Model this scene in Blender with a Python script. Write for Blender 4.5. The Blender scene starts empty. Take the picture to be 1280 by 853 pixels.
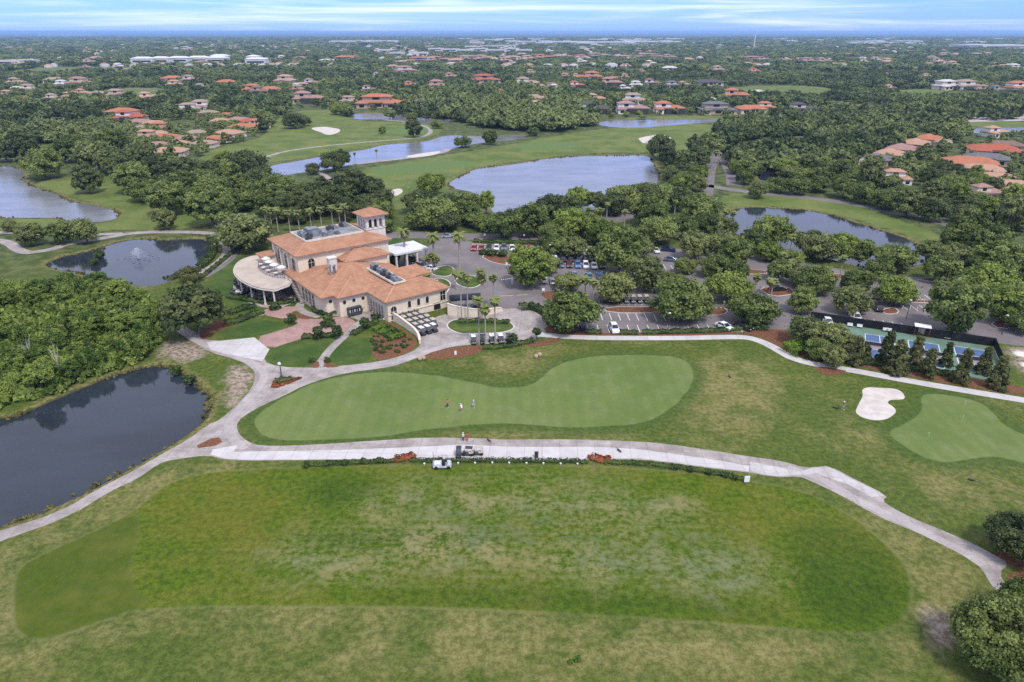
import bpy, bmesh, math, random
import numpy as np
from mathutils import Vector, Matrix
from mathutils.geometry import tessellate_polygon
R = math.radians
SC = bpy.context.scene
COL = SC.collection
rng = np.random.default_rng(7)
random.seed(7)

# ------------------------------------------------------------------ camera geometry
H = 65.0; FP = 853.3; CX = 640.0; CY = 426.5
TH = math.atan((CY - 40.0) / FP)

def G(px, py, z=0.0):
    """ground point seen at a photograph pixel (1280 wide), at height z"""
    u = (px - CX) / FP; v = (py - CY) / FP
    d = math.sin(TH) + v * math.cos(TH); f = math.cos(TH) - v * math.sin(TH)
    t = (H - z) / d
    return (u * t, f * t)

def PPM(py, z=0.0):
    v = (py - CY) / FP
    return FP * (math.sin(TH) + v * math.cos(TH)) / (H - z)

def GP(pts, z=0.0):
    return [G(a, b, z) for a, b in pts]

# clubhouse frame
BA = R(37); E1 = (math.cos(BA), math.sin(BA)); E2 = (-E1[1], E1[0]); BO = (-31.1, 155.7)
def B(u, v):
    return (BO[0] + u * E1[0] + v * E2[0], BO[1] + u * E1[1] + v * E2[1])

def chaikin(p, n=2, closed=True):
    p = np.array(p, float)
    for _ in range(n):
        if closed:
            q = np.roll(p, -1, 0)
            a = .75 * p + .25 * q; b = .25 * p + .75 * q
            p = np.stack([a, b], 1).reshape(-1, 2)
        else:
            q = p[1:]; s = p[:-1]
            a = .75 * s + .25 * q; b = .25 * s + .75 * q
            p = np.vstack([p[:1], np.stack([a, b], 1).reshape(-1, 2), p[-1:]])
    return p

def offset(p, d):
    p = np.array(p, float)
    area = np.sum(p[:, 0] * np.roll(p[:, 1], -1) - np.roll(p[:, 0], -1) * p[:, 1])
    a = np.roll(p, 1, 0); b = np.roll(p, -1, 0)
    t = b - a; t /= np.maximum(np.linalg.norm(t, axis=1, keepdims=True), 1e-6)
    nrm = np.stack([t[:, 1], -t[:, 0]], 1) * (1 if area > 0 else -1)
    return p + nrm * d

def inside(P, poly):
    poly = np.asarray(poly); x = P[:, 0]; y = P[:, 1]
    r = np.zeros(len(P), bool)
    n = len(poly)
    for i in range(n):
        x1, y1 = poly[i]; x2, y2 = poly[(i + 1) % n]
        if y1 == y2: continue
        c = ((y1 > y) != (y2 > y)) & (x < (x2 - x1) * (y - y1) / (y2 - y1) + x1)
        r ^= c
    return r

def sdf(P, poly, clip=40.0):
    """positive inside, metres, clipped"""
    poly = np.asarray(poly)
    out = np.full(len(P), -clip, np.float32)
    lo = poly.min(0) - clip; hi = poly.max(0) + clip
    m = np.where((P[:, 0] > lo[0]) & (P[:, 0] < hi[0]) & (P[:, 1] > lo[1]) & (P[:, 1] < hi[1]))[0]
    if not len(m): return out
    Q = P[m]; d = np.full(len(Q), 1e9)
    for i in range(len(poly)):
        a = poly[i]; b = poly[(i + 1) % len(poly)]
        ab = b - a; L = ab @ ab
        if L < 1e-9: continue
        t = np.clip(((Q - a) @ ab) / L, 0, 1)
        e = Q - a - t[:, None] * ab
        d = np.minimum(d, np.sqrt((e * e).sum(1)))
    s = np.where(inside(Q, poly), d, -d)
    out[m] = np.clip(s, -clip, clip)
    return out

# ------------------------------------------------------------------ scene helpers
def tag(o, label=None, cat=None, group=None, kind=None):
    if label and len(label.split()) > 16: print('LONG', len(label.split()), label)
    if label: o['label'] = label
    if cat: o['category'] = cat
    if group: o['group'] = group
    if kind: o['kind'] = kind
    return o

def empty(name, loc=(0, 0, 0), rz=0.0, label=None, cat=None, group=None, scale=None):
    o = bpy.data.objects.new(name, None); COL.objects.link(o)
    o.empty_display_size = .5
    o.location = loc; o.rotation_euler = (0, 0, rz)
    if scale: o.scale = scale if hasattr(scale, '__len__') else (scale,) * 3
    return tag(o, label, cat, group)

def link(name, me, parent=None, loc=None):
    o = bpy.data.objects.new(name, me); COL.objects.link(o)
    if parent: o.parent = parent
    if loc: o.location = loc
    return o

def setmat(o, m):
    """object level material (mesh data stays shared)"""
    o.material_slots[0].link = 'OBJECT'; o.material_slots[0].material = m
    return o

class MB:
    """collects shapes into one mesh"""
    def __init__(s): s.v = []; s.f = []
    def add(s, vs, fs):
        k = len(s.v); s.v += [tuple(p) for p in vs]; s.f += [tuple(i + k for i in f) for f in fs]; return s
    def box(s, c, d, rz=0.0):
        x, y, z = d[0] / 2, d[1] / 2, d[2] / 2; ca, sa = math.cos(rz), math.sin(rz)
        vs = []
        for a, b, e in ((-x, -y, -z), (x, -y, -z), (x, y, -z), (-x, y, -z), (-x, -y, z), (x, -y, z), (x, y, z), (-x, y, z)):
            vs.append((c[0] + a * ca - b * sa, c[1] + a * sa + b * ca, c[2] + e))
        return s.add(vs, [(0, 3, 2, 1), (4, 5, 6, 7), (0, 1, 5, 4), (1, 2, 6, 5), (2, 3, 7, 6), (3, 0, 4, 7)])
    def prism(s, poly, z0, z1):
        p = [tuple(q) for q in poly]; n = len(p)
        a = sum(p[i][0] * p[(i + 1) % n][1] - p[(i + 1) % n][0] * p[i][1] for i in range(n))
        if a < 0: p = p[::-1]
        vs = [(x, y, z0) for x, y in p] + [(x, y, z1) for x, y in p]
        fs = [(i, (i + 1) % n, n + (i + 1) % n, n + i) for i in range(n)]
        for t in tessellate_polygon([[Vector((x, y, 0)) for x, y in p]]):
            t = tuple(t)
            (x0, y0), (x1, y1), (x2, y2) = p[t[0]], p[t[1]], p[t[2]]
            if (x1 - x0) * (y2 - y0) - (x2 - x0) * (y1 - y0) < 0: t = t[::-1]
            fs.append(tuple(n + i for i in t)); fs.append(t[::-1])
        return s.add(vs, fs)
    def tube(s, path, rad, n=8, caps=True):
        path = [Vector(p) for p in path]
        if not hasattr(rad, '__len__'): rad = [rad] * len(path)
        k = len(s.v); vs = []; fs = []
        for i, p in enumerate(path):
            t = (path[min(i + 1, len(path) - 1)] - path[max(i - 1, 0)]).normalized()
            ref = Vector((0, 0, 1)) if abs(t.z) < .9 else Vector((1, 0, 0))
            a = t.cross(ref).normalized(); b = t.cross(a)
            for j in range(n):
                w = 2 * math.pi * j / n
                vs.append(p + (a * math.cos(w) + b * math.sin(w)) * rad[i])
        for i in range(len(path) - 1):
            for j in range(n):
                fs.append((i * n + j, i * n + (j + 1) % n, (i + 1) * n + (j + 1) % n, (i + 1) * n + j))
        if caps:
            fs.append(tuple(range(n - 1, -1, -1))); fs.append(tuple((len(path) - 1) * n + j for j in range(n)))
        return s.add(vs, fs)
    def lathe(s, prof, c=(0, 0, 0), n=16):
        vs = []; fs = []
        for r, z in prof:
            for j in range(n):
                w = 2 * math.pi * j / n; vs.append((c[0] + r * math.cos(w), c[1] + r * math.sin(w), c[2] + z))
        for i in range(len(prof) - 1):
            for j in range(n):
                fs.append((i * n + j, i * n + (j + 1) % n, (i + 1) * n + (j + 1) % n, (i + 1) * n + j))
        return s.add(vs, fs)
    def mesh(s, name, m=None, smooth=False):
        me = bpy.data.meshes.new(name); me.from_pydata(s.v, [], s.f)
        if m: me.materials.append(m)
        if smooth: me.polygons.foreach_set('use_smooth', [True] * len(me.polygons))
        me.update(); return me
    def build(s, name, m=None, parent=None, smooth=False):
        return link(name, s.mesh(name, m, smooth), parent)

def npmesh(name, V, F, m=None, tint=None, smooth=False):
    """V (n,3), F (k,4) quads (numpy)"""
    me = bpy.data.meshes.new(name)
    nv, nf = len(V), len(F); s = F.shape[1]
    me.vertices.add(nv); me.vertices.foreach_set('co', np.ascontiguousarray(V, np.float32).ravel())
    me.loops.add(nf * s); me.loops.foreach_set('vertex_index', np.ascontiguousarray(F, np.int32).ravel())
    me.polygons.add(nf)
    me.polygons.foreach_set('loop_start', np.arange(0, nf * s, s, dtype=np.int32))
    me.polygons.foreach_set('loop_total', np.full(nf, s, np.int32))
    if smooth: me.polygons.foreach_set('use_smooth', np.ones(nf, bool))
    me.update(calc_edges=True)
    if tint is not None:
        a = me.attributes.new('tint', 'FLOAT', 'FACE'); a.data.foreach_set('value', np.ascontiguousarray(tint, np.float32))
    if m: me.materials.append(m)
    return me

def sheet(name, poly, z, m, smooth=0, px=True, kind='structure', parent=None):
    p = np.array(GP(poly) if px else poly, float)
    if smooth: p = chaikin(p, smooth)
    tri = tessellate_polygon([[Vector((x, y, 0)) for x, y in p]])
    fs = []
    for t in tri:
        t = tuple(t); a, b, c = p[t[0]], p[t[1]], p[t[2]]
        if (b[0] - a[0]) * (c[1] - a[1]) - (c[0] - a[0]) * (b[1] - a[1]) < 0: t = t[::-1]
        fs.append(t)
    me = bpy.data.meshes.new(name); me.from_pydata([(x, y, z) for x, y in p], [], fs); me.materials.append(m)
    o = link(name, me, parent)
    if kind: o['kind'] = kind
    return o

def ribbon(name, pts, width, z, m, px=True, smooth=2, kind='structure'):
    p = chaikin(GP(pts) if px else pts, smooth, False)
    t = np.gradient(p, axis=0); t /= np.linalg.norm(t, axis=1, keepdims=True)
    nrm = np.stack([-t[:, 1], t[:, 0]], 1) * width / 2
    V = [(a[0], a[1], z) for a in p + nrm] + [(a[0], a[1], z) for a in p - nrm]
    n = len(p)
    me = bpy.data.meshes.new(name)
    me.from_pydata(V, [], [(n + i, n + i + 1, i + 1, i) for i in range(n - 1)]); me.materials.append(m)
    o = link(name, me)
    if kind: o['kind'] = kind
    return o

ORD = ('leftmost second third fourth fifth sixth seventh eighth ninth tenth eleventh twelfth thirteenth fourteenth fifteenth sixteenth '
       'seventeenth eighteenth nineteenth twentieth twenty-first twenty-second twenty-third twenty-fourth twenty-fifth twenty-sixth '
       'twenty-seventh twenty-eighth twenty-ninth thirtieth').split()
def ordinal(i): return ORD[i] if i == 0 else ORD[i] + ' from left'

# ------------------------------------------------------------------ node helpers
class NT:
    def __init__(s, name):
        s.m = bpy.data.materials.new(name); s.m.use_nodes = True
        s.t = s.m.node_tree; s.t.nodes.clear()
    def n(s, typ, **kw):
        nd = s.t.nodes.new(typ)
        for k, v in kw.items():
            if k.startswith('i_'): s.inp(nd, k[2:].replace('_', ' '), v)
            elif k.startswith('n_'): s.inp(nd, int(k[2:]), v)
            else: setattr(nd, k, v)
        return nd
    def inp(s, nd, k, v):
        sk = nd.inputs[k]
        if isinstance(v, bpy.types.NodeSocket): s.t.links.new(v, sk)
        else:
            if hasattr(v, '__len__') and len(v) == 3 and sk.type == 'RGBA': v = (*v, 1)
            sk.default_value = v
    def pos(s): return s.n('ShaderNodeNewGeometry').outputs['Position']
    def obj(s): return s.n('ShaderNodeTexCoord').outputs['Object']
    def noise(s, vec, scale, detail=3, rough=.55, dist=0):
        return s.n('ShaderNodeTexNoise', i_Vector=vec, i_Scale=scale, i_Detail=detail, i_Roughness=rough, i_Distortion=dist).outputs['Fac']
    def scl(s, vec, v):
        return s.n('ShaderNodeVectorMath', operation='MULTIPLY', n_0=vec, n_1=v).outputs[0]
    def math(s, op, a, b=0.0):
        return s.n('ShaderNodeMath', operation=op, n_0=a, n_1=b).outputs[0]
    def ss(s, v, a, b, lo=0.0, hi=1.0):
        nd = s.n('ShaderNodeMapRange', interpolation_type='SMOOTHSTEP', n_0=v, n_1=a, n_2=b, n_3=lo, n_4=hi)
        return nd.outputs[0]
    def mix(s, f, a, b):
        nd = s.n('ShaderNodeMix', data_type='RGBA')
        s.inp(nd, 0, f)
        for k, v in ((6, a), (7, b)):
            s.inp(nd, k, v)
        return nd.outputs[2]
    def attr(s, name): return s.n('ShaderNodeAttribute', attribute_name=name).outputs['Fac']
    def bump(s, h, strength=.3, dist=.1):
        return s.n('ShaderNodeBump', i_Height=h, i_Strength=strength, i_Distance=dist).outputs[0]
    def out(s, col, rough=.8, spec=.3, normal=None, metal=0.0, **kw):
        b = s.n('ShaderNodeBsdfPrincipled')
        s.inp(b, 'Base Color', col); s.inp(b, 'Roughness', rough); s.inp(b, 'Specular IOR Level', spec); s.inp(b, 'Metallic', metal)
        if normal: s.inp(b, 'Normal', normal)
        for k, v in kw.items(): s.inp(b, k.replace('_', ' '), v)
        o = s.n('ShaderNodeOutputMaterial'); s.t.links.new(b.outputs[0], o.inputs[0])
        return s.m

def plain(name, c, rough=.7, spec=.3, var=.12, scale=1.5, metal=0.0, obj=True, bump=0.0):
    t = NT(name)
    v = t.obj() if obj else t.pos()
    n = t.noise(v, scale, 4)
    c2 = tuple(x * (1 - var) for x in c); c3 = tuple(min(1, x * (1 + var)) for x in c)
    nm = t.bump(t.noise(v, scale * 6, 3), bump, .05) if bump else None
    return t.out(t.mix(t.ss(n, .3, .7), c2, c3), rough, spec, nm, metal)

def leaf(name, dark, light, rnd=.35, transl=.34, warm=0.0):
    """foliage: per-clump tint from the mesh, per-tree hue from the object"""
    t = NT(name)
    a = t.attr('tint')
    oi = t.n('ShaderNodeObjectInfo').outputs['Random']
    f = t.math('ADD', a, t.math('MULTIPLY', t.math('SUBTRACT', oi, .5), rnd))
    c = t.mix(t.ss(f, 0.0, 1.0), dark, light)
    d = t.n('ShaderNodeBsdfPrincipled'); t.inp(d, 'Base Color', c); t.inp(d, 'Roughness', .6); t.inp(d, 'Specular IOR Level', .25)
    tr = t.n('ShaderNodeBsdfTranslucent'); t.inp(tr, 'Color', c)
    mx = t.n('ShaderNodeMixShader'); t.inp(mx, 0, transl); t.t.links.new(d.outputs[0], mx.inputs[1]); t.t.links.new(tr.outputs[0], mx.inputs[2])
    o = t.n('ShaderNodeOutputMaterial'); t.t.links.new(mx.outputs[0], o.inputs[0])
    return t.m
# ------------------------------------------------------------------ traced outlines (photograph pixels -> ground)
LAKES = {
 'pond_dark': [(-60,530),(0,523),(25,518),(60,503),(95,488),(130,474),(150,466),(175,459),(195,457),(212,459),(225,467),(240,478),(252,487),(260,497),(261,505),(256,518),(245,530),(225,545),(200,560),(170,578),(140,594),(110,610),(80,624),(50,638),(20,648),(-20,662),(-120,690),(-180,600)],
 'pond_fountain': [(58,328),(82,319),(107,315),(122,311),(140,304),(160,299.5),(175,297.5),(200,300.5),(225,299.5),(240,298),(252,299),(262,304),(264.5,312),(264,321),(255,330),(250,334.5),(232,340),(217,347.5),(200,354),(185,356),(172,355),(150,350),(120,345),(90,338),(66,334)],
 'lake_left': [(-150,206),(0,207.5),(17,207),(27,216),(29,222),(26,226),(37,231),(57,239),(67,240),(85,251),(100,254),(120,257),(140,262),(150,266),(140,274),(120,277),(90,277),(75,272),(60,270.5),(0,271.5),(-150,276)],
 'canal_lake': [(325,214),(342,205),(365,202),(395,196),(425,191),(460,186),(480,180),(520,177.5),(540,175),(550,170),(570,168.5),(602,171),(658,168),(662,171),(640,175),(610,177),(595,179),(572,183),(555,189),(510,197),(480,199.5),(450,203),(435,206),(410,211),(377,215),(352,219),(335,220)],
 'villa_pond': [(439,142.5),(460,141),(480,141.5),(507,145),(540,148.5),(566,150),(560,154.5),(525,154.5),(505,150),(475,149),(440,149)],
 'main_lake': [(559,229),(585,215),(600,209),(640,205.5),(680,198),(715,195),(765,194),(812,193),(816,205),(826,221),(812,236),(780,250),(740,262),(700,268),(655,271),(620,268),(612,255),(598,240),(563,234)],
 'dark_pond': [(903,271),(919,261),(945,258),(968,260),(998,261),(1024,265),(1044,270),(1070,278),(1103,288),(1129,296),(1142,304),(1160,317),(1155,328),(1120,336),(1080,335),(1040,322),(990,312),(940,300),(905,286)],
 'far_canal': [(747,152),(780,149),(835,149.5),(915,148.5),(935,149.5),(890,152.5),(865,154),(820,158),(790,160),(752,157.5)],
 'far_pond': [(1026,126),(1045,125.5),(1065,130),(1063,137),(1042,133)],
 'wood_pond': [(948,214),(962,212),(971,217),(970,224),(950,226)],
 'east_pond': [(1205,160),(1290,158),(1290,166),(1215,167)],
 'small_pond': [(52,148),(85,146.5),(87,152),(58,154)],
}
LAKEP = {k: chaikin(GP(v), 2) for k, v in LAKES.items()}

RANGE = [(18,715),(45,697),(110,668),(170,640),(205,606),(250,592),(340,586),(480,583),(640,582),(800,586),(930,600),(1010,615),(1070,650),(1115,688),(1135,715),(1140,745),(1130,775),(1105,788),(1070,791),(980,785),(860,775),(640,762),(470,757),(187,757),(130,775),(60,800),(32,799),(19,785)]
RANGEL = [(10,715),(45,697),(110,668),(172,638),(176,655),(166,690),(160,715),(172,740),(187,757),(130,775),(60,800),(32,799),(15,785)]
GREEN1 = [(317,525),(325,515),(347,502),(365,492),(385,482),(410,474),(450,467),(480,465),(510,466),(547,470),(580,476),(603,481),(622,485),(642,485),(662,482),(677,474),(688,462),(705,453),(735,446),(770,444),(820,444),(847,447),(863,455),(868,467),(864,482),(850,502),(832,516),(812,526),(800,529.5),(760,533),(705,535),(675,531.5),(640,530),(610,530),(575,532.5),(542,536),(500,541.5),(490,544),(435,549),(385,550.5),(355,551),(332,546),(320,536)]
GREEN2 = [(1111,542),(1114,537),(1135,529),(1150,517),(1154,507),(1150,496),(1160,492),(1185,494),(1212,499),(1232,507),(1242,517),(1250,527),(1265,537),(1280,544),(1340,560),(1345,600),(1310,592),(1280,579),(1255,572),(1232,570),(1212,574),(1192,578),(1172,577),(1152,571),(1135,562),(1120,550)]
GREENFAR = [[(455,212),(520,203),(585,200),(600,206),(540,214),(480,222)], [(640,181),(690,176),(735,180),(720,186),(660,190)], [(500,158),(540,160),(530,168),(470,168)]]
FAIRWAY = [[(380,250),(440,214),(510,202),(570,192),(620,184),(680,172),(760,160),(860,154),(905,158),(880,178),(850,205),(829,196),(812,190),(720,192),(640,203),(595,209),(556,229),(560,238),(590,246),(560,262),(470,262)],
 [(330,172),(350,140),(420,136),(440,152),(520,153),(556,160),(545,170),(520,176),(470,182),(425,190),(340,204),(250,215),(250,190),(310,176)],
 [(33,230),(60,236),(100,250),(150,262),(152,268),(138,279),(100,279),(60,273),(0,275),(-60,276),(-60,289),(160,288),(270,285),(300,240),(220,225),(150,222),(120,215)],
 [(230,205),(270,190),(330,193),(300,210),(255,222)],
 [(0,90),(60,84),(170,83),(180,88),(80,92),(0,95)],[(120,112),(200,109),(215,120),(130,121)],
 [(655,113),(735,113),(735,120),(660,121)],[(430,93),(462,92),(464,98),(435,98)],[(745,152),(820,144),(935,146),(930,151),(840,149),(780,148.5)],
 [(500,136),(540,137),(560,145),(520,144)],
 [(880,114),(940,107),(1040,108),(1046,120),(1010,124),(950,116),(900,116)],[(1110,113),(1160,111),(1215,116),(1218,122),(1180,124),(1130,122)],
 [(960,176),(1005,172),(1012,182),(970,188)],[(1050,139),(1110,131),(1135,135),(1080,143)],[(1195,150),(1290,152),(1290,160),(1195,158)],
 [(895,246),(940,240),(1000,243),(1060,254),(1110,272),(1170,290),(1180,304),(1150,300),(1105,284),(1040,266),(960,256),(900,262)]]
LUSH = [[(252,355),(290,326),(330,306),(345,330),(345,372),(380,374),(374,384),(345,386),(320,398),(305,392),(285,372),(262,362)],
 [(258,418),(275,408),(320,398),(345,402),(356,405),(348,412),(322,421),(300,424)],
 [(330,450),(338,437),(370,427),(390,422),(425,420),(408,432),(398,450),(385,459),(350,458)],
 [(412,456),(416,436),(430,425),(446,419),(464,424),(465,450),(440,456)],
 [(555,408),(566,399),(594,400),(626,399),(641,404),(645,411),(630,417),(594,418),(571,418)],
 [(535,336),(560,330),(570,338),(562,348),(540,345)],[(538,345),(552,344),(566,352),(560,366),(548,374),(540,360)],[(565,348),(590,342),(608,352),(590,362),(572,358)],
 [(480,300),(500,296),(500,303),(482,308)]]
BARE = [[(204,432),(222,424),(240,430),(262,440),(240,452),(215,450),(196,443)],[(282,468),(300,456),(316,466),(316,484),(300,500),(286,512),(279,496),(288,482)],
 [(75,640),(125,612),(150,598),(140,606),(100,628)],[(1160,766),(1180,770),(1190,795),(1175,815),(1158,800)],[(1258,432),(1300,438),(1300,470),(1268,462)],
 [(186,390),(200,385),(206,410),(196,425),(188,410)]]
SANDW = [[(1265,438),(1300,442),(1300,450),(1268,446)],[(1272,452),(1300,456),(1300,462),(1280,460)]]
WEAR = [[(470,628),(640,620),(820,628),(900,648),(960,700),(940,742),(700,735),(480,722),(350,705),(300,690),(330,668),(420,660)], [(480,596),(640,590),(800,596),(760,605),(600,606),(500,607)]]
DRY = [[(0,690),(60,662),(120,628),(200,590),(255,573),(330,582),(200,606),(165,640),(90,672),(30,700),(15,720),(15,790),(40,806),(90,792),(180,760),(500,762),(420,780),(200,772),(100,815),(0,853),(-60,853),(-60,700)],
 [(600,765),(980,790),(1110,800),(1160,740),(1150,700),(1110,660),(1040,618),(1080,640),(1140,672),(1200,700),(1225,760),(1190,853),(400,853),(430,800)],
 [(850,450),(905,440),(960,460),(980,500),(930,545),(870,535),(850,515),(875,480)],
 [(570,446),(650,430),(690,428),(690,440),(650,462),(600,462)],[(1040,520),(1090,530),(1110,565),(1060,560)],
 [(530,540),(700,545),(860,548),(920,560),(800,550),(640,546)],[(1150,590),(1290,610),(1290,650),(1180,625)],[(300,610),(640,600),(800,612),(640,618),(420,620)]]
YELL = [[(215,612),(250,602),(320,598),(350,640),(345,690),(300,700),(240,690),(200,670)],[(500,712),(620,700),(700,715),(560,730)],[(880,640),(960,640),(950,670),(890,665)]]
DEEP = [[(985,650),(1060,655),(1115,690),(1135,720),(1138,750),(1110,785),(1030,780),(990,740)],[(380,672),(620,664),(640,674),(400,684)],[(470,735),(900,745),(1000,775),(860,770),(640,758),(470,752)],[(380,600),(480,596),(470,620),(400,640)]]
PALE = [[(490,660),(600,655),(650,680),(640,705),(520,712),(480,690)],[(440,622),(640,615),(860,625),(850,640),(640,634),(450,640)],[(330,690),(480,700),(490,720),(350,715)],[(850,690),(960,700),(980,740),(850,735)],[(660,690),(840,690),(820,720),(680,715)]]
MULCHS = {
 'mulch_bed': [[(342,470),(380,471),(335,491)], ],
}
PARKING = [(545,300),(570,297),(592,303),(590,306),(700,310),(760,309),(900,313),(1010,330),(1110,346),(1310,352),(1310,436),(1245,429),(1140,414),(1028,399),(985,413),(940,416),(727,416.5),(700,414),(680,400),(668,388),(650,385),(617,388),(590,391),(566,380),(553,372),(562,360),(556,350),(545,350),(500,347),(488,333),(500,322),(530,314)]
CARTLOOP = [(523,436),(527,425),(525,413),(530,404),(556,392),(561,396),(590,393),(615,387),(651,385),(672,390),(683,403),(684,413),(675,423),(651,429),(625,430),(587,431),(563,434),(540,440),(522,447),(500,456),(475,461),(435,466),(410,472),(380,482),(355,495),(330,506),(310,517),(297,527),(296,537),(302,547),(317,556),(342,558),(395,556),(455,552),(480,550.5),(530,547),(600,548),(630,550),(705,549),(800,552),(840,556),(900,565),(937,571),(975,576),(1007,585),(1020,584),(1036,582),(1070,600),(1110,620),(1103,626),(1114,634),(1138,647),(1180,664),(1215,679),(1245,695),(1262,705),(1248,716),(1262,738),(1245,739),(1238,730),(1227,710),(1209,696),(1182,682),(1144,665),(1114,653),(1085,639),(1049,618),(1010,600),(1000,596),(970,597),(937,591),(900,587),(845,580),(800,574),(720,576),(580,575),(510,575),(475,574),(342,576),(302,576),(280,575),(260,569),(215,575),(200,579),(170,600),(140,613),(85,647),(0,677),(-60,700),(-70,686),(0,664),(75,640),(125,610),(165,590),(207,565),(235,550),(260,531),(275,525),(297,506),(314,487),(320,470),(316,461),(300,451),(260,440),(240,426),(222,413),(206,400),(204,392),(212,394),(225,405),(245,416),(262,428),(317,422),(337,437),(328,452),(350,459),(390,460),(435,457),(475,452),(500,446)]

# ------------------------------------------------------------------ ground sheet
def axis(steps):
    """steps: list of (end, first step, growth per metre)"""
    out = [0.0]
    for end, st, g in steps:
        s0 = out[-1]
        while out[-1] < end: out.append(out[-1] + st + g * (out[-1] - s0))
    return np.array(out)
xp = axis([(140, 1.0, 0), (360, 1.0, .012), (45000, 4, .09)])
yp = 40 + axis([(160, 1.0, 0), (760, 1.0, .006), (45000, 5, .07)])
gx = np.concatenate([-xp[:0:-1], xp]); gy = np.concatenate([[-400, -150, -40, 0, 20, 32], yp])
XX, YY = np.meshgrid(gx, gy); P = np.stack([XX.ravel(), YY.ravel()], 1)
def fld(polys, n=2, clip=40):
    r = np.full(len(P), -clip, np.float32)
    for q in polys: r = np.maximum(r, sdf(P, chaikin(GP(q), n), clip))
    return r
water = np.full(len(P), -40, np.float32)
for k, q in LAKEP.items(): water = np.maximum(water, sdf(P, q))
fields = {
 'water': water, 'range': fld([RANGE]), 'rangeleft': fld([RANGEL]), 'green': fld([GREEN1, GREEN2]),
 'fairway': fld(FAIRWAY), 'lush': fld(LUSH, 1), 'bare': fld(BARE), 'sandw': fld(SANDW), 'wear': fld(WEAR), 'dry': fld(DRY), 'fargreen': fld(GREENFAR), 'yell': fld(YELL), 'deep': fld(DEEP), 'pale': fld(PALE),
}
s = np.clip((water + 1.8) / 3.6, 0, 1); zz = -1.3 * s * s * (3 - 2 * s)
nx, ny = len(gx), len(gy)
idx = np.arange(nx * ny).reshape(ny, nx)
F = np.stack([idx[:-1, :-1], idx[:-1, 1:], idx[1:, 1:], idx[1:, :-1]], -1).reshape(-1, 4)

t = NT('turf')
p = t.pos()
n50 = t.noise(p, .018, 4, .6); n20 = t.noise(p, .06, 5, .6); n6 = t.noise(p, .22, 4, .6); n1 = t.noise(p, 1.1, 5, .7); nf = t.noise(p, 5.0, 4, .7)
nst = t.noise(t.scl(p, (.6, 1.15, 1)), .55, 5, .65)
def A(nm, w, jit=0.0, sm=.6):
    v = t.attr(nm)
    if jit: v = t.math('ADD', v, t.math('MULTIPLY', t.math('SUBTRACT', n6, .5), jit))
    return t.ss(v, w - sm, w + sm)
grain = t.math('ADD', t.math('MULTIPLY', n1, .6), t.math('MULTIPLY', nf, .4))
fine = t.ss(grain, .40, .60)
# rough grass, greener or drier by patches
g0 = t.mix(fine, (.042, .068, .010), (.094, .124, .022))
d0 = t.mix(fine, (.130, .118, .036), (.265, .226, .092))
patch = t.math('ADD', t.math('MULTIPLY', n20, .55), t.math('MULTIPLY', n6, .45))
yel = t.mix(fine, (.062, .082, .014), (.132, .148, .034))
c = t.mix(t.math('MULTIPLY', t.ss(patch, .42, .62), .8), g0, yel)
dryf = t.ss(t.math('ADD', patch, t.math('MULTIPLY', t.math('SUBTRACT', n1, .5), .25)), .50, .68)
c = t.mix(t.math('MULTIPLY', dryf, .28), c, d0)
c = t.mix(t.math('MULTIPLY', t.math('MULTIPLY', A('dry', 0, 9, 5), .72), t.ss(t.math('ADD', patch, t.math('MULTIPLY', t.math('SUBTRACT', nst, .5), .5)), .32, .60)), c, d0)
# far ground between the trees
far = t.mix(t.ss(n6, .35, .65), (.035, .060, .017), (.115, .125, .048))
ylen = t.n('ShaderNodeVectorMath', operation='LENGTH', n_0=p).outputs['Value']
c = t.mix(t.ss(ylen, 190, 300), c, far)
forest = t.mix(t.ss(n50, .40, .60), (.028, .048, .018), (.13, .14, .075))
c = t.mix(t.ss(ylen, 900, 1800), c, forest)
# fairways and meadow
fw = t.mix(t.ss(n20, .35, .65), (.080, .122, .024), (.150, .172, .048))
fw = t.mix(t.ss(n6, .55, .75), fw, (.20, .185, .075))
fw = t.mix(t.math('MULTIPLY', fine, .4), fw, (.10, .13, .032))
c = t.mix(A('fairway', 0, 3, .9), c, fw)
c = t.mix(A('fargreen', 0, 2, 1.5), c, (.105, .155, .045))
# driving range
rg = t.mix(fine, (.038, .070, .004), (.092, .136, .009))
rg = t.mix(t.ss(patch, .42, .66), rg, t.mix(fine, (.080, .094, .009), (.150, .150, .024)))
wearf = t.math('MULTIPLY', A('wear', 0, 12, 5), t.ss(t.math('ADD', t.math('MULTIPLY', nst, .6), t.math('MULTIPLY', n1, .4)), .43, .62))
rg = t.mix(t.math('MULTIPLY', wearf, .55), rg, t.mix(t.ss(n20, .45, .55), (.20, .185, .08), (.11, .145, .075)))
rg = t.mix(t.math('MULTIPLY', A('yell', 0, 8, 6), t.ss(patch, .30, .60, .25, .8)), rg, t.mix(fine, (.082, .094, .008), (.135, .130, .016)))
rg = t.mix(t.math('MULTIPLY', A('deep', 0, 6, 3), t.ss(patch, .30, .6, 1.0, .6)), rg, t.mix(fine, (.022, .050, .004), (.048, .086, .007)))
palef = t.math('MULTIPLY', A('pale', 0, 10, 4), t.ss(t.math('ADD', t.math('MULTIPLY', n1, .55), t.math('MULTIPLY', n6, .45)), .42, .60))
rg = t.mix(t.math('MULTIPLY', palef, .78), rg, t.mix(t.ss(n20, .45, .55), (.235, .205, .095), (.16, .18, .095)))
rows = t.n('ShaderNodeTexWave', i_Vector=t.scl(p, (.02, 1, 1)), i_Scale=.19, i_Distortion=3.0, i_Detail=3.0, bands_direction='Y').outputs['Fac']
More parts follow.
